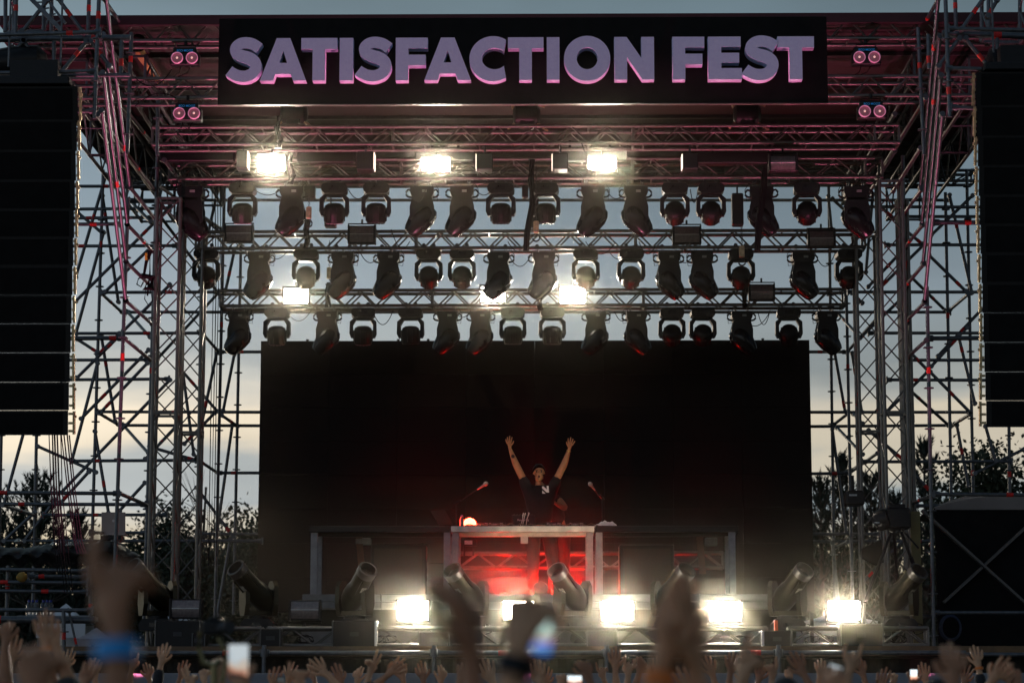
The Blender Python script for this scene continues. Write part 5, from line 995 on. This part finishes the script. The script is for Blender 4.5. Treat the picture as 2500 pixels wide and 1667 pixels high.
def pine(px, pytop, Y, wpx, label, seed, dens=1.0):
    rd = random.Random(seed); top = P(px, pytop, Y); k = S(Y); Hh = top.z; W = wpx * k; x, y = top.x, Y
    t = thing('pine_tree', label, 'tree', (x, y, 0), 'trees behind the stage'); g = MB(); g.path([(x, y, 0), (x, y, Hh * .5), (x, y, Hh * .97)], [.14, .08, .015], 7)
    tufts = [(Vector((x, y, Hh - .35)), Vector((0, 0, 1)), .42)]; z0 = .8
    while z0 < Hh - .25:
        f = (Hh - z0) / Hh; L = W * (min(1, f * 3.6 + .08)) * rd.uniform(.85, 1.1); n = 12
        for i in range(n):
            a = rd.uniform(0, 6.28); L2 = L * rd.uniform(.55, 1.05); b = Vector((x, y, z0)); e = b + Vector((math.cos(a) * L2, math.sin(a) * L2, L2 * .35 + .12)); g.path([b, b.lerp(e, .6) - Vector((0, 0, .05 * L2)), e], [.022, .014, .006], 4)
            dd = (e - b).normalized()
            for q in range(max(2, int(L2 / .16 * dens))):
                s_ = b.lerp(e, rd.uniform(.25, 1.03)); up = (dd * .5 + Vector((rd.uniform(-.35, .35), rd.uniform(-.35, .35), .95))).normalized(); tufts.append((s_, up, rd.uniform(.18, .38)))
        z0 += .34
    g.build('trunk', BARK, t); g = MB()
    for c_, up, L in tufts:
        for i in range(9):
            a = rd.random(); s_ = c_ + up * L * a; dv = (up + Vector((rd.gauss(0, .42), rd.gauss(0, .42), rd.gauss(0, .2)))).normalized() * rd.uniform(.12, .20); w_ = dv.cross(Vector((rd.gauss(0, 1), rd.gauss(0, 1), 0))).normalized() * .026
            o = len(g.v); g.v += [s_ - w_, s_ + w_, s_ + dv]; g.f.append((o, o + 1, o + 2)); g.mi.append(0)
    me = bpy.data.meshes.new('needles'); me.from_pydata([v - t.location for v in g.v], [], g.f); me.materials.append(NEED); link('crown', me, t)
pine(92, 1150, 58, 135, 'broad pine at the far left behind the scaffold', 1); pine(190, 1262, 60, 85, 'lower pine right of the broad far left pine', 2); pine(8, 1262, 61, 50, 'pine cut off by the left edge of the picture', 3)
leafy(500, 1085, 58, 68, 'tall half bare tree between the left truss towers and the video wall', 4, 4600, LEAF2, bare=True); leafy(404, 1185, 60, 62, 'round leafy tree behind the left truss towers', 5, 4600); leafy(612, 1165, 56, 36, 'leafy tree at the left edge of the video wall', 6, 5600)
leafy(330, 1290, 63, 60, 'small leafy tree low behind the left scaffold', 16, 3800, LEAF2); leafy(560, 1262, 62, 60, 'low bushy tree in front of the half bare tree', 17, 4200)
pine(2055, 1118, 60, 75, 'pine behind the right truss towers with several tall shoots', 7); pine(2002, 1158, 59, 62, 'pine just right of the video wall', 8); pine(2254, 1068, 57, 62, 'tallest pine, right of the right truss towers', 9); pine(2125, 1150, 61, 60, 'pine low between the two right truss towers', 10); pine(2180, 1195, 63, 50, 'low pine left of the tallest pine', 12)
leafy(2430, 1040, 50, 85, 'big leafy tree at the right edge behind the dark tent', 11, 8200, LEAF2); leafy(2345, 1120, 55, 50, 'leafy tree left of the big leafy tree at the right', 13, 4600); leafy(2060, 1250, 62, 90, 'bushy tree low behind the right truss towers', 14, 5200); leafy(80, 1300, 63, 110, 'bushy tree low behind the far left pine', 15, 5200)
# far wood closing the view low down
rd = random.Random(9); g = MB()
for i in range(52000):
    x = rd.uniform(-16, 16); z = rd.uniform(0, 1) ** .7 * (5.9 + .5 * math.sin(x * 1.1) + .35 * math.sin(x * 3.1) + .2 * math.sin(x * 7.3)); y = 66 + rd.uniform(-.8, .8); s_ = rd.uniform(.08, .22); u = Vector((rd.gauss(0, 1), rd.gauss(0, .4), rd.gauss(0, 1))).normalized() * s_; w_ = Vector((-u.z, rd.uniform(-.1, .1), u.x)) * .6
    o = len(g.v); q = Vector((x, y, z)); g.v += [q - u, q - w_, q + u, q + w_]; g.f.append((o, o + 1, o + 2, o + 3)); g.mi.append(0)
me = bpy.data.meshes.new('wood'); me.from_pydata(g.v, [], g.f); me.materials.append(LEAF); tag(link('far_wood', me), 'dark mass of the far wood closing the view behind the stage', 'wood', kind='stuff')

# ------------------------------------------------------------------ tents
def tent(px0, px1, pyt, pyb, Y, label, m, name='tent'):
    a, b, tp = P(px0, pyb, Y), P(px1, pyb, Y), P((px0 + px1) / 2, pyt, Y); w_ = (b.x - a.x) / 2; cx = (a.x + b.x) / 2; t = thing(name, label, 'tent', (cx, Y, 0)); zr, zt_ = a.z, tp.z
    g = MB(); n = 7; vs = []
    for i in range(n + 1):
        f = i / n; s_ = w_ * (1 - f) ** 1.0 * (1 - .18 * math.sin(f * math.pi)) ; z = zr + (zt_ - zr) * f
        for (cx_, cy_) in ((-1, -1), (1, -1), (1, 1), (-1, 1)): vs.append((cx + cx_ * s_ + .001, Y + 1.5 + cy_ * min(s_, w_), z))
    g.add(vs, [(i * 4 + j, i * 4 + (j + 1) % 4, i * 4 + 4 + (j + 1) % 4, i * 4 + 4 + j) for i in range(n) for j in range(4)] + [(3, 2, 1, 0)]); g.build('roof', m, t)
    g = MB(); g.box((cx - w_, Y + 1.5 - w_, zr - .28), (cx + w_, Y + 1.5 - w_ + .02, zr - .003)); g.build('valance', m, t)
    g = MB(); g.box((cx - w_, Y + 1.5 + w_ - .03, 0.02), (cx + w_, Y + 1.5 + w_, zr - .02)); g.build('rear_wall', m, t)
    for sx in (-1, 1):
        g = MB(); g.tube((cx + sx * (w_ - .04), Y + 1.5 - w_ + .06, 0), (cx + sx * (w_ - .04), Y + 1.5 - w_ + .06, zr), .03, 8); g.build('pole', GALV, t)
tent(60, 182, 1462, 1512, 44, 'white pointed tent behind the low railing at the left', WHT); tent(375, 440, 1468, 1500, 46, 'small pale tent seen between the left truss towers', WHT); tent(1975, 2160, 1478, 1510, 42, 'white tent behind the rightmost floor strobe', WHT); tent(150, 240, 1522, 1552, 41, 'pale tent lower right of the white pointed tent', mat('pinkish_tarpaulin', (.36, .30, .31), .8))
# dark backstage tent at the right with crossed braces
a, b = P(2283, 1240, 30.6), P(2560, 1240, 30.6); t = thing('backstage_tent', 'black walled backstage tent with a grey domed roof at the right', 'tent', ((a.x + b.x) / 2, 30.6, 0))
g = MB(); g.box((a.x, 30.62, DECK - .3), (b.x, 30.7, a.z)); g.build('front_wall', FAB, t)
g = MB(); n = 16; vs = []; x1 = P(2660, 1240, 30.6).x
for i in range(n + 1):
    u = i / n; x = a.x + (x1 - a.x) * u; h_ = (P(1250, 1187, 30.6).z - a.z) * math.sin(math.pi * min(1, u * 1.0)) ** .75
    vs += [(x, 30.6, a.z - .02), (x, 30.6, a.z + .004 + h_ * .55), (x, 31.6, a.z + .01 + h_), (x, 32.6, a.z + .0)]
g.add(vs, [(4 * i + j, 4 * i + 4 + j, 4 * i + 5 + j, 4 * i + 1 + j) for i in range(n) for j in range(3)]); g.build('roof', mat('grey_beige_tarpaulin', (.20, .175, .16), .8, 0, .2, 2), t, True)
g = MB(); g.bar(P(2250, 1245, 30.5), P(2512, 1480, 30.5), .11, .03); g.build('crossed_brace', mat('dull_brace', (.11, .10, .09), .7), t); g = MB(); g.bar(P(2520, 1272, 30.55), P(2304, 1470, 30.55), .10, .03); g.build('crossed_brace', mat('dull_brace', (.11, .10, .09), .7), t)
g = MB(); g.box((P(2223, 1248, 30.4).x, 30.4, DECK), (P(2246, 1248, 30.4).x, 30.46, P(2223, 1248, 30.4).z)); tag(g.build('timber_post', mat('olive_timber', (.16, .13, .05), .7)), 'olive timber post left of the dark backstage tent', 'post')
g = MB(); c = P(2320, 1532, 30.3)
for i in range(4): pts = [c + Vector(((.135 - .008 * i) * math.cos(a_ / 20 * 6.283), -.02 * i, (.16 - .008 * i) * math.sin(a_ / 20 * 6.283))) for a_ in range(21)]; g.path(pts, .008, 5)
tag(g.build('cable_coil', mat('navy_cable', (.01, .02, .05), .5, 0, 0)), 'dark blue coiled cable hanging on the backstage tent wall', 'cable coil')

# ------------------------------------------------------------------ black tarpaulin heap on the left wing
a, b = P(-60, 1345, 31.0), P(352, 1345, 31.0); t = thing('wing_tarpaulin', 'crumpled black tarpaulin over the scaffold at the far left', 'tarpaulin', ((a.x + b.x) / 2, 31, 0)); g = MB(); n, m_ = 60, 8; rd = random.Random(4)
hz = [rd.uniform(-.015, .02) for _ in range(n + 1)]
for i in range(n + 1):
    u = i / n; x = a.x + (b.x - a.x) * u; px = -60 + 412 * u; top = (1332 + 8 * math.sin(px / 37) + (0 if px < 230 else 0) - (26 * math.exp(-((px - 275) / 32) ** 2)) + max(0, (px - 310)) * .62); zt_ = P(1250, top, 31).z + hz[i] * .6; zb_ = P(1250, 1383, 31).z + .03 * math.sin(i)
    for j in range(m_ + 1): f = j / m_; z = zt_ + (zb_ - zt_) * f; g.v.append(Vector((x, 30.75 - .22 * math.sin(f * 3.1) + .018 * math.sin(i * .9 + j * 1.3), z)))
for i in range(n):
    for j in range(m_): q = i * (m_ + 1) + j; g.f.append((q, q + 1, q + m_ + 2, q + m_ + 1)); g.mi.append(0)
o = g.build('sheet', mat('glossy_black_sheet', (.010, .009, .009), .4, 0, .4, 6, bump=.4, spec=.3), t, True)
md = bpy.data.objects[o.name].modifiers.new('thick', 'SOLIDIFY'); md.thickness = .02
for k_, (px, py) in enumerate(((45, 1322), (132, 1330), (170, 1331))):
    p = P(px, py, 30.6); g = MB(); g.lathe([(.02, -.03), (.06, 0), (.02, .04)], Matrix.Translation(p), 7)
    tag(g.build('film_scrap', mat('crinkled_clear_film', (.5, .48, .42), .15, .6, .3, 50, bump=.6)), ['shiny crinkled film scrap at the far left on the tarpaulin', 'small shiny film scrap in the middle of the tarpaulin', 'shiny film scrap on the tarpaulin left of the giant hand'][k_], 'plastic film')
g = MB(); p = P(54, 1408, 30.2); g.lathe([(.02, -.07), (.06, -.03), (.065, .02), (.03, .06)], Matrix.Translation(p) @ Matrix.Rotation(R(80), 4, 'Y'), 14); tag(g.build('yellow_bag', mat('mustard_cloth', (.30, .18, .03), .8), None, True), 'mustard yellow bundle hanging on the far left railing', 'bundle')
# water bottles on the wing table
for i in range(6):
    p = P(70 + i * 9 + (8 if i > 2 else 0), 1502, 31 + .1 * (i % 2)); t = thing('drink_bottle', 'clear bottle with a blue cap in the left wing, %s from left' % ORD[i + 1], 'bottle', p, 'bottles in the left wing'); Mx = Matrix.Translation(p)
    g = MB(); g.lathe([(.03, 0), (.033, .01), (.033, .13), (.02, .16), (.014, .17)], Mx, 12); g.build('bottle_body', MATS['clear_plastic'], t, True); g = MB(); g.lathe([(.018, .168), (.018, .195)], Mx, 10); g.build('cap', mat('blue_cap', (.03, .05, .35), .4, 0, 0), t)
a, b = P(50, 1503, 31), P(230, 1503, 31); g = MB(); g.box((a.x, 30.8, a.z - .06), (b.x, 31.3, a.z - .002), bev=.005); tag(g.build('wing_shelf', GREY), 'grey shelf board under the bottles in the left wing', 'shelf')
# laptop on its stand in the left wing
p = P(277, 1276, 30.2); t = thing('laptop', 'silver laptop seen from behind, standing high in the left scaffold', 'laptop', p); k = S(30.2); x, y, z = p
g = MB(); Mx = Matrix.Translation(p) @ Matrix.Rotation(R(8), 4, 'X'); g.box((-29 * k, -.006, -27 * k), (29 * k, .006, 26 * k), 0, Mx, bev=.004); g.build('lid', mat('silver_lid', (.40, .33, .33), .35, .6, .05), t)
g = MB(); g.box((x - 29 * k, y, z - 29 * k), (x + 29 * k, y + .24, z - 26 * k), bev=.003); g.build('keyboard_base', MATS['silver_lid'], t)
ap = [[(3.2 * math.cos(a_ / 16 * 6.283) * (1.0 - (.18 if a_ in (0, 1, 15) else 0)), 3.2 * math.sin(a_ / 16 * 6.283) - .4 + (-.5 if a_ == 4 else 0)) for a_ in range(16)], [(-.2, 3.2), (.2, 4.6), (1.5, 5.4), (1.3, 4.0)]]
me = shape_mesh([[(u * k, v * k) for u, v in l] for l in ap], .0008); me.transform(Matrix.Translation((0, -.011, 5.5 * k)) @ Matrix.Rotation(R(98), 4, 'X')); me.materials.append(mat('pale_logo', (.8, .72, .72), .3, var=0)); link('lid_logo', me, t)
g = MB(); g.bar(P(252, 1300, 30.15), P(240, 1298, 30.3), .02, .02); g.box((x - 30 * k, y - .02, z - 40 * k), (x + 20 * k, y + .24, z - 31 * k)); g.bar((x - 30 * k, y, z - 31 * k), (x - 26 * k, y - .03, z - 22 * k), .012, .012); tag(g.build('laptop_stand', BLK), 'black tray clamped to the scaffold under the silver laptop', 'stand')
# carrying strap and hook on the left tower
p = P(368, 680, 30.8); t = thing('rigging_harness', 'black climbing harness with a yellow buckle hanging on the left tower', 'harness', p); g = MB(); k = S(30.8)
g.path([P(368, 612, 30.8), P(357, 640, 30.8), P(352, 668, 30.8)], [.03, .022, .018], 6); g.path([P(366, 615, 30.8), P(366, 668, 30.8), P(362, 700, 30.8), P(360, 722, 30.8)], .012, 6); g.path([P(345, 672, 30.8), P(372, 678, 30.8), P(370, 704, 30.8), P(352, 705, 30.8), P(360, 690, 30.8)], [.03, .045, .05, .03, .02], 6)
g.path([P(355, 676, 30.8), P(338, 680, 30.8), P(334, 694, 30.8), P(344, 700, 30.8), P(350, 688, 30.8)], .010, 5); g.path([P(356, 704, 30.8), P(353, 730, 30.8), P(364, 748, 30.8), P(372, 735, 30.8), P(366, 700, 30.8)], .007, 5); g.build('webbing', FAB, t)
g = MB(); p = P(357, 626, 30.75); g.box((p.x - .015, p.y - .02, p.z - .05), (p.x + .015, p.y, p.z + .04)); g.build('buckle', YEL, t)
# red ratchet strap on the right tower
g = MB(); pts = [P(2203, 800, 31.4), P(2208, 870, 31.4), P(2212, 960, 31.4), P(2214, 1060, 31.4), P(2219, 1130, 31.4), P(2215, 1240, 31.4), P(2214, 1345, 31.4)]
for i in range(len(pts) - 1): g.bar(pts[i], pts[i + 1], .055, .012)
tag(g.build('red_strap', mat('red_webbing', (.45, .012, .01), .7, 0, .2)), 'long red webbing strap hanging down the right truss tower', 'strap')
g = MB(); g.bar(P(2214, 636, 31.5), P(2205, 705, 31.5), .03, .01); tag(g.build('red_strap', MATS['red_webbing']), 'short red strap end higher up on the right truss tower', 'strap')

# ------------------------------------------------------------------ broadcast camera on a tripod, right
Y = 30.2; p = P(2190, 1262, Y); t = thing('television_camera', 'big dark television camera on a tripod by the right towers', 'camera', (p.x, Y, DECK))
g = MB(); a, b = P(2160, 1240, Y), P(2222, 1290, Y); g.box((a.x, Y - .1, b.z), (b.x, Y + .25, a.z), bev=.02); g.box((a.x + .05, Y - .05, a.z - .01), (b.x - .06, Y + .15, a.z + .05), bev=.01); g.build('camera_body', BLK, t)
g = MB(); q = P(2140, 1274, Y); g.lathe([(.10, -.02), (.13, .02), (.13, .14), (.10, .16)], Matrix.Translation(q) @ Matrix.Rotation(R(70), 4, 'Y') @ Matrix.Rotation(R(10), 4, 'X'), 20); g.build('camera_lens', BLK, t, True)
g = MB(); a, b = P(2104, 1335, Y), P(2158, 1318, Y); vs = [P(2104, 1338, Y), P(2152, 1316, Y), P(2158, 1372, Y), P(2140, 1380, Y), P(2106, 1362, Y)]; q = Vector((0, .06, 0)); g.add(vs + [v + q for v in vs], [(0, 1, 2, 3, 4), (9, 8, 7, 6, 5)] + [(i, 5 + i, 5 + (i + 1) % 5, (i + 1) % 5) for i in range(5)]); g.build('viewfinder_hood', FAB, t)
for (x0, y0, x1, y1, dy) in ((2175, 1300, 2112, 1470, -.3), (2182, 1300, 2198, 1500, .3), (2200, 1298, 2246, 1420, .1)): g = MB(); g.tube(P(x0, y0, Y), P(x1, y1, Y + dy), .02, 8); g.tube(P(x0, y0, Y).lerp(P(x1, y1, Y + dy), .5), P(x1, y1, Y + dy), .026, 8); g.build('tripod_leg', BLK, t)
g = MB(); g.tube(P(2200, 1290, Y), P(2243, 1338, Y), .012, 8); g.build('pan_handle', BLK, t); g = MB(); q = P(2141, 1275, Y - .2); g.box((q.x - .03, q.y, q.z - .006), (q.x + .03, q.y + .01, q.z + .006)); g.build('name_plate', MATS['pale_print'], t)
# hung monitor box with a pale plate
a, b = P(2066, 1196, 30.9), P(2112, 1232, 30.9); t = thing('hung_monitor', 'dark boxy monitor with a small pale plate, left of the television camera', 'monitor', a); g = MB(); g.box((a.x, 30.9, b.z), (b.x, 31.2, a.z), bev=.02); g.build('housing', BLK, t); g = MB(); q = P(2083, 1208, 30.88); g.box((q.x - .05, 30.89, q.z - .01), (q.x + .05, 30.898, q.z + .012)); g.build('name_plate', mat('grey_lettering', (.35, .35, .36), .5, 0, .5, 90), t)
g = MB(); g.tube((a.x + .1, 31.05, a.z), (a.x + .1, 31.05, a.z + .2), .02, 8); g.build('bracket', BLK, t)

# ------------------------------------------------------------------ hoists, drapes of cable, chains
def bundle(label, pts, Y, r_, name='cable_bundle'):
    g = MB(); n = len(pts)
    for q in range(4): g.path([P(x + (q - 1.5) * (2.2 if r_ > .015 else 6.5) + random.uniform(-1, 1), y, Y + .02 * (q % 2)) for x, y in pts], [r_ * random.uniform(.7, 1.1) for _ in pts], 6)
    tag(g.build(name, CABLE, None, True), label, 'cable bundle')
random.seed(21)
bundle('thick black cable bundle hanging below the left hoist', [(684, 285), (676, 310), (683, 345), (680, 362)], 29.6, .026)
bundle('cable bundle hanging right beside the leftmost upper strobe', [(712, 372), (706, 400), (714, 430), (708, 450)], 30.8, .03)
bundle('cable bundle with hook dropping to the middle hanging truss, left', [(752, 536), (746, 565), (750, 590), (745, 606)], 32.7, .026)
bundle('long cable bundle just right of centre crossing the top lamp row', [(1298, 390), (1296, 440), (1300, 500), (1290, 545), (1286, 570), (1284, 612)], 30.9, .028)
bundle('cable bundle ending on the lowest truss left of centre', [(806, 690), (800, 715), (802, 750)], 34.1, .03)
bundle('cable bundle ending on the lowest truss right of centre', [(1318, 725), (1316, 745), (1321, 758)], 34.1, .024)
bundle('long black cable bundle hanging from the right hoist', [(1888, 300), (1884, 360), (1866, 420), (1864, 460), (1853, 545), (1848, 612)], 30.6, .028)
bundle('black cable bundle low at the right of the middle truss', [(1822, 690), (1816, 720), (1818, 750)], 34.0, .028)
bundle('dark cables hanging below the left loudspeaker array, inner group', [(130, 1062), (134, 1200), (144, 1330), (150, 1400)], 28.4, .008); bundle('dark cables hanging below the left loudspeaker array, outer group', [(138, 1062), (142, 1200), (155, 1330), (168, 1445)], 28.5, .007)
bundle('thin black cable dropping beside the left loudspeaker array', [(160, 1062), (175, 1200), (190, 1320), (200, 1350)], 28.3, .009)
bundle('black cables hanging down between tower and video wall, left', [(528, 450), (530, 700), (524, 1000), (518, 1380)], 35.2, .007)
def chain(label, px, y0, y1, Y, hook=True):
    a, b = P(px, y0, Y), P(px, y1, Y); t = thing('chain_hook', label, 'chain', b, 'hoist chains'); g = MB(); n = int((a.z - b.z) / .035)
    for i in range(n):
        z = b.z + i * .035; w_ = .011; v = Vector((w_, 0, 0)) if i % 2 else Vector((0, w_, 0)); c = Vector((b.x, Y, z)); g.path([c + v, c + Vector((0, 0, .022)) + v * .8, c + Vector((0, 0, .026)), c + Vector((0, 0, .022)) - v * .8, c - v, c - Vector((0, 0, .008)), c + v], .0045, 4)
    g.build('chain', DGREY, t)
    g = MB(); g.box((b.x - .035, Y - .03, b.z - .16), (b.x + .035, Y + .03, b.z), bev=.01); g.build('hook_block', GOLD_LIT, t)
    g = MB(); pts = [(b.x + .045 * math.sin(a_), Y, b.z - .22 + .045 * math.cos(a_)) for a_ in [i * .5 for i in range(10)]]; g.path(pts, .011, 6); g.build('hook', BLK, t)
chain('chain with a hook left of the first pair of top row lamps', 754, 455, 505, 31.0); chain('chain with a hook above the lowest truss at the left', 804, 585, 653, 33.2); chain('thin chain dropping right of the long centre cable bundle', 1309, 400, 540, 31.0); chain('chain hanging from the dark motor box at the right', 1811, 548, 600, 31.8)
def motor(px0, px1, y0, y1, Y, label):
    a, b = P(px0, y0, Y), P(px1, y1, Y); t = thing('motor_box', label, 'hoist motor', (a.x, Y, b.z), 'hoist motor boxes'); g = MB(); g.box((a.x, Y, b.z), (b.x, Y + .16, a.z), bev=.012); g.build('housing', BLK, t)
    g = MB(); m_ = (a.x + b.x) / 2; g.tube((m_, Y + .08, a.z), (m_, Y + .08, a.z + .14), .012, 6); g.build('suspension', GALV, t)
motor(792, 820, 506, 553, 31.6, 'dark hoist motor box hanging under the second round wash light'); motor(742, 768, 452, 482, 31.6, 'dark hoist motor box left of the second round wash light'); motor(1294, 1315, 480, 555, 31.6, 'dark hoist motor box under the centre cable bundle'); motor(1274, 1290, 452, 481, 31.6, 'small dark motor box left of the centre cable bundle'); motor(1787, 1816, 471, 549, 31.6, 'tall dark motor box hanging alone at the right of the top row')
def hoist(px, py, Y, label):
    p = P(px, py, Y); x, y, z = p; t = thing('chain_hoist', label, 'chain hoist', p, 'chain hoists under the sign')
    g = MB(); g.lathe([(.09, -.18), (.13, -.15), (.14, 0), (.13, .12), (.08, .16)], Matrix.Translation(p) @ Matrix.Rotation(R(90), 4, 'Y'), 16); g.box((x - .1, y - .1, z - .17), (x + .08, y + .1, z), bev=.015); g.build('motor', BLK, t, True)
    g = MB(); g.bar((x - .2, y, z + .1), (x + .2, y, z + .22), .04, .04); g.bar((x - .2, y - .05, z + .24), (x + .22, y - .05, z + .10), .035, .035); g.bar((x - .16, y, z - .1), (x - .24, y - .1, z - .2), .03, .02); g.bar((x + .12, y, z - .1), (x + .24, y - .1, z - .22), .06, .02); g.build('frame', GOLD_LIT, t)
    g = MB(); g.tube((x, y, z + .1), (x, y, z + .5), .012, 6); g.build('chain', DGREY, t)
hoist(720, 278, 30.2, 'chain hoist under the left part of the sign'); hoist(1288, 282, 30.2, 'chain hoist under the middle of the sign'); hoist(1826, 280, 30.2, 'chain hoist under the right part of the sign')
# sagging signal cables, one thing per cable run
def sag(label, pts, Y, r_=.006):
    ps = []
    for (x0, y0, x1, y1, d) in pts:
        ps = [P(x0 + (x1 - x0) * i / 12, y0 + (y1 - y0) * i / 12 + d * 4 * (i / 12) * (1 - i / 12), Y) for i in range(13)]; g = MB(); g.path(ps, r_, 5); tag(g.build('hanging_cable', CABLE), label % (), 'cable', 'sagging cables')
rows_ = [('top', 31.0, 462, [(620, 690), (850, 900), (1000, 1040), (1160, 1205), (1480, 1530), (1685, 1705)]), ('middle', 32.85, 618, [(650, 700), (880, 930), (1240, 1300), (1490, 1530), (1650, 1695), (1990, 2040)]), ('lowest', 34.25, 760, [(600, 615), (700, 760), (910, 960), (1110, 1150), (1500, 1540), (1850, 1880)])]
for rn, Y, yy, xs in rows_:
    for i, (x0, x1) in enumerate(xs): sag('black cable sagging below the %s lamp truss, %s from the left' % (rn, ORD[i + 1]), [(x0, yy, x1, yy - 3, 16 + 9 * (i % 3))], Y)
for i, (x0, y0, x1, y1, d, Y) in enumerate([(560, 575, 640, 600, 22, 32.8), (1240, 590, 1290, 600, 20, 32.8), (955, 560, 1000, 590, 30, 32.8), (1430, 590, 1500, 595, 28, 32.8), (1560, 590, 1600, 600, 25, 32.8), (1880, 760, 1828, 790, 18, 34.2), (2180, 440, 2060, 470, -6, 32), (420, 170, 330, 190, 30, 29), (430, 240, 330, 260, -20, 29), (1420, 350, 1440, 380, 10, 29.8)]):
    sag('loose black cable on the trusses, %s of the loose ones counted from above left' % ORD[i + 1], [(x0, y0, x1, y1, d)], Y)
# cable clutter in the floor truss
for i, (px, a_) in enumerate(((765, 1), (925, 2), (1340, 3), (1790, 4), (2010, 5), (2170, 6))):
    rd = random.Random(a_); g = MB()
    for q in range(5): cx = px + rd.uniform(-30, 30); g.path([P(cx + 18 * math.cos(u * .9 + q), 1560 + 9 * math.sin(u * .9 + q) + rd.uniform(-2, 2), 29.5 + .02 * q) for u in range(7)], .007, 5)
    tag(g.build('coiled_cables', CABLE), 'black cable loops inside the floor truss, %s heap from the left' % ORD[i + 1], 'cables', kind='stuff')

# ------------------------------------------------------------------ lights that wash the place
def par(label, loc, aim, col, power, angle, blend=.5, size=.08, name='par_light'):
    loc = Vector(loc); aim = Vector(aim); d = (aim - loc).normalized(); t = thing(name, label, 'stage light', loc, 'small wash lamps'); q = d.to_track_quat('Z', 'Y').to_matrix().to_4x4()
    g = MB(); g.lathe([(.05, -.22), (.10, -.18), (.11, -.02), (.115, .0), (.10, .0), (.095, -.03)], Matrix.Translation(loc) @ q, 20); g.build('can', BLK, t, True)
    if loc.z > 1.5 and loc.y < 28: g = MB(); g.tube((loc.x, loc.y, .01), loc - d * .2, .02, 8); g.tube((loc.x, loc.y, 0), (loc.x, loc.y, .03), .25, 12); g.build('stand', BLK, t)
    g = MB(); g.lathe([(.094, -.035), (.01, -.03)], Matrix.Translation(loc) @ q, 18); g.build('lens', mat('%s_glow' % name, col, .3, emit=col, es=4., var=0), t)
    l = bpy.data.lights.new('%s_beam' % name, 'SPOT'); l.energy = power; l.color = col; l.spot_size = R(angle); l.spot_blend = blend; l.shadow_soft_size = size
    o = bpy.data.objects.new('beam', l); COL.objects.link(o); o.parent = t; o.location = d * .02; o.rotation_euler = d.to_track_quat('-Z', 'Y').to_euler()
PK = (1, .20, .38)
par('pink uplight in the pit below the left end of the sign', (-4.6, 27.75, 2.05), (-4.5, 28.1, 9), PK, 1700, 72)
par('pink uplight in the pit below the middle of the sign', (-.2, 27.75, 2.05), (-.2, 28.1, 9.2), PK, 1400, 72)
par('pink uplight in the pit below the right end of the sign', (4.3, 27.75, 2.05), (4.2, 28.1, 9), PK, 1050, 72)
RD = (1, .004, .002)
par('red floor light behind the performer on the left side', (P(1236, 1440, 35.2).x, 35.2, RIS + .12), (P(1300, 1180, 33.8).x, 33.8, RIS + .95), RD, 240, 120, name='red_floor_light')
par('red floor light behind the performer on the right side', (P(1402, 1440, 35.2).x, 35.2, RIS + .12), (P(1335, 1180, 33.8).x, 33.8, RIS + .95), RD, 240, 120, name='red_floor_light')
par('red floor light under the middle table shining back at the video wall', (P(1320, 1440, 33.5).x, 33.5, RIS + .12), (P(1330, 1300, 36).x, 36, RIS + .1), RD, 300, 120, name='red_floor_light')
par('red floor light at the right behind the tables', (P(1600, 1440, 35.2).x, 35.2, DECK + .5), (P(1640, 1340, 33).x, 33.2, RIS + .6), RD, 550, 100, name='red_floor_light')
par('small warm floor light in front of the performer, shining up at him', (P(1415, 1540, 30.0).x, 30.0, DECK + .15), (P(1316, 1180, 33.8).x, 33.8, RIS + 1.45), (1, .74, .48), 260, 38, .9, name='warm_floor_light')
# side-stage warm lamps on the towers, catching the tower tubes
# ------------------------------------------------------------------ stage smoke
a, b = P(470, 800, 30).x, P(2230, 800, 30).x
m = bpy.data.materials.new('stage_smoke'); m.use_nodes = True; t = m.node_tree; t.nodes.clear(); ou = t.nodes.new('ShaderNodeOutputMaterial'); pv = t.nodes.new('ShaderNodeVolumePrincipled'); pv.inputs['Anisotropy'].default_value = .945; pv.inputs['Color'].default_value = (1, .91, .76, 1)
co = t.nodes.new('ShaderNodeTexCoord'); se = t.nodes.new('ShaderNodeSeparateXYZ'); t.links.new(co.outputs['Generated'], se.inputs[0])
def ramp(src, st):
    r_ = t.nodes.new('ShaderNodeValToRGB'); t.links.new(src, r_.inputs[0]); e = r_.color_ramp.elements; r_.color_ramp.interpolation = 'EASE'
    while len(e) < len(st): e.new(.5)
    for q, (p_, v) in zip(e, st): q.position = p_; q.color = (v, v, v, 1)
    return r_.outputs[0]
# smoke also stands in for lens bloom: shaped thick around strobes, thin between
rz_ = ramp(se.outputs[2], [(0, 1), (.15, 1), (.37, .05), (.52, .05), (.66, .55), (.84, .95), (1, .6)]); rx_ = ramp(se.outputs[0], [(0, 0), (.10, .8), (.5, 1), (.9, .8), (1, 0)]); ry_ = ramp(se.outputs[1], [(0, 0), (.08, 1), (.7, 1), (1, 1)])
m1 = t.nodes.new('ShaderNodeMath'); m1.operation = 'MULTIPLY'; t.links.new(rz_, m1.inputs[0]); t.links.new(rx_, m1.inputs[1]); m2 = t.nodes.new('ShaderNodeMath'); m2.operation = 'MULTIPLY'; t.links.new(m1.outputs[0], m2.inputs[0]); t.links.new(ry_, m2.inputs[1])
m3 = t.nodes.new('ShaderNodeMath'); m3.operation = 'MULTIPLY'; t.links.new(m2.outputs[0], m3.inputs[0]); m3.inputs[1].default_value = .0122; t.links.new(m3.outputs[0], pv.inputs['Density']); t.links.new(pv.outputs[0], ou.inputs['Volume'])
g = MB(); g.box((a, 26.6, DECK - .8), (b, 35.6, RZ - .12)); tag(g.build('stage_smoke', m), 'thin stage smoke glowing around the lit strobes', 'smoke', kind='stuff')
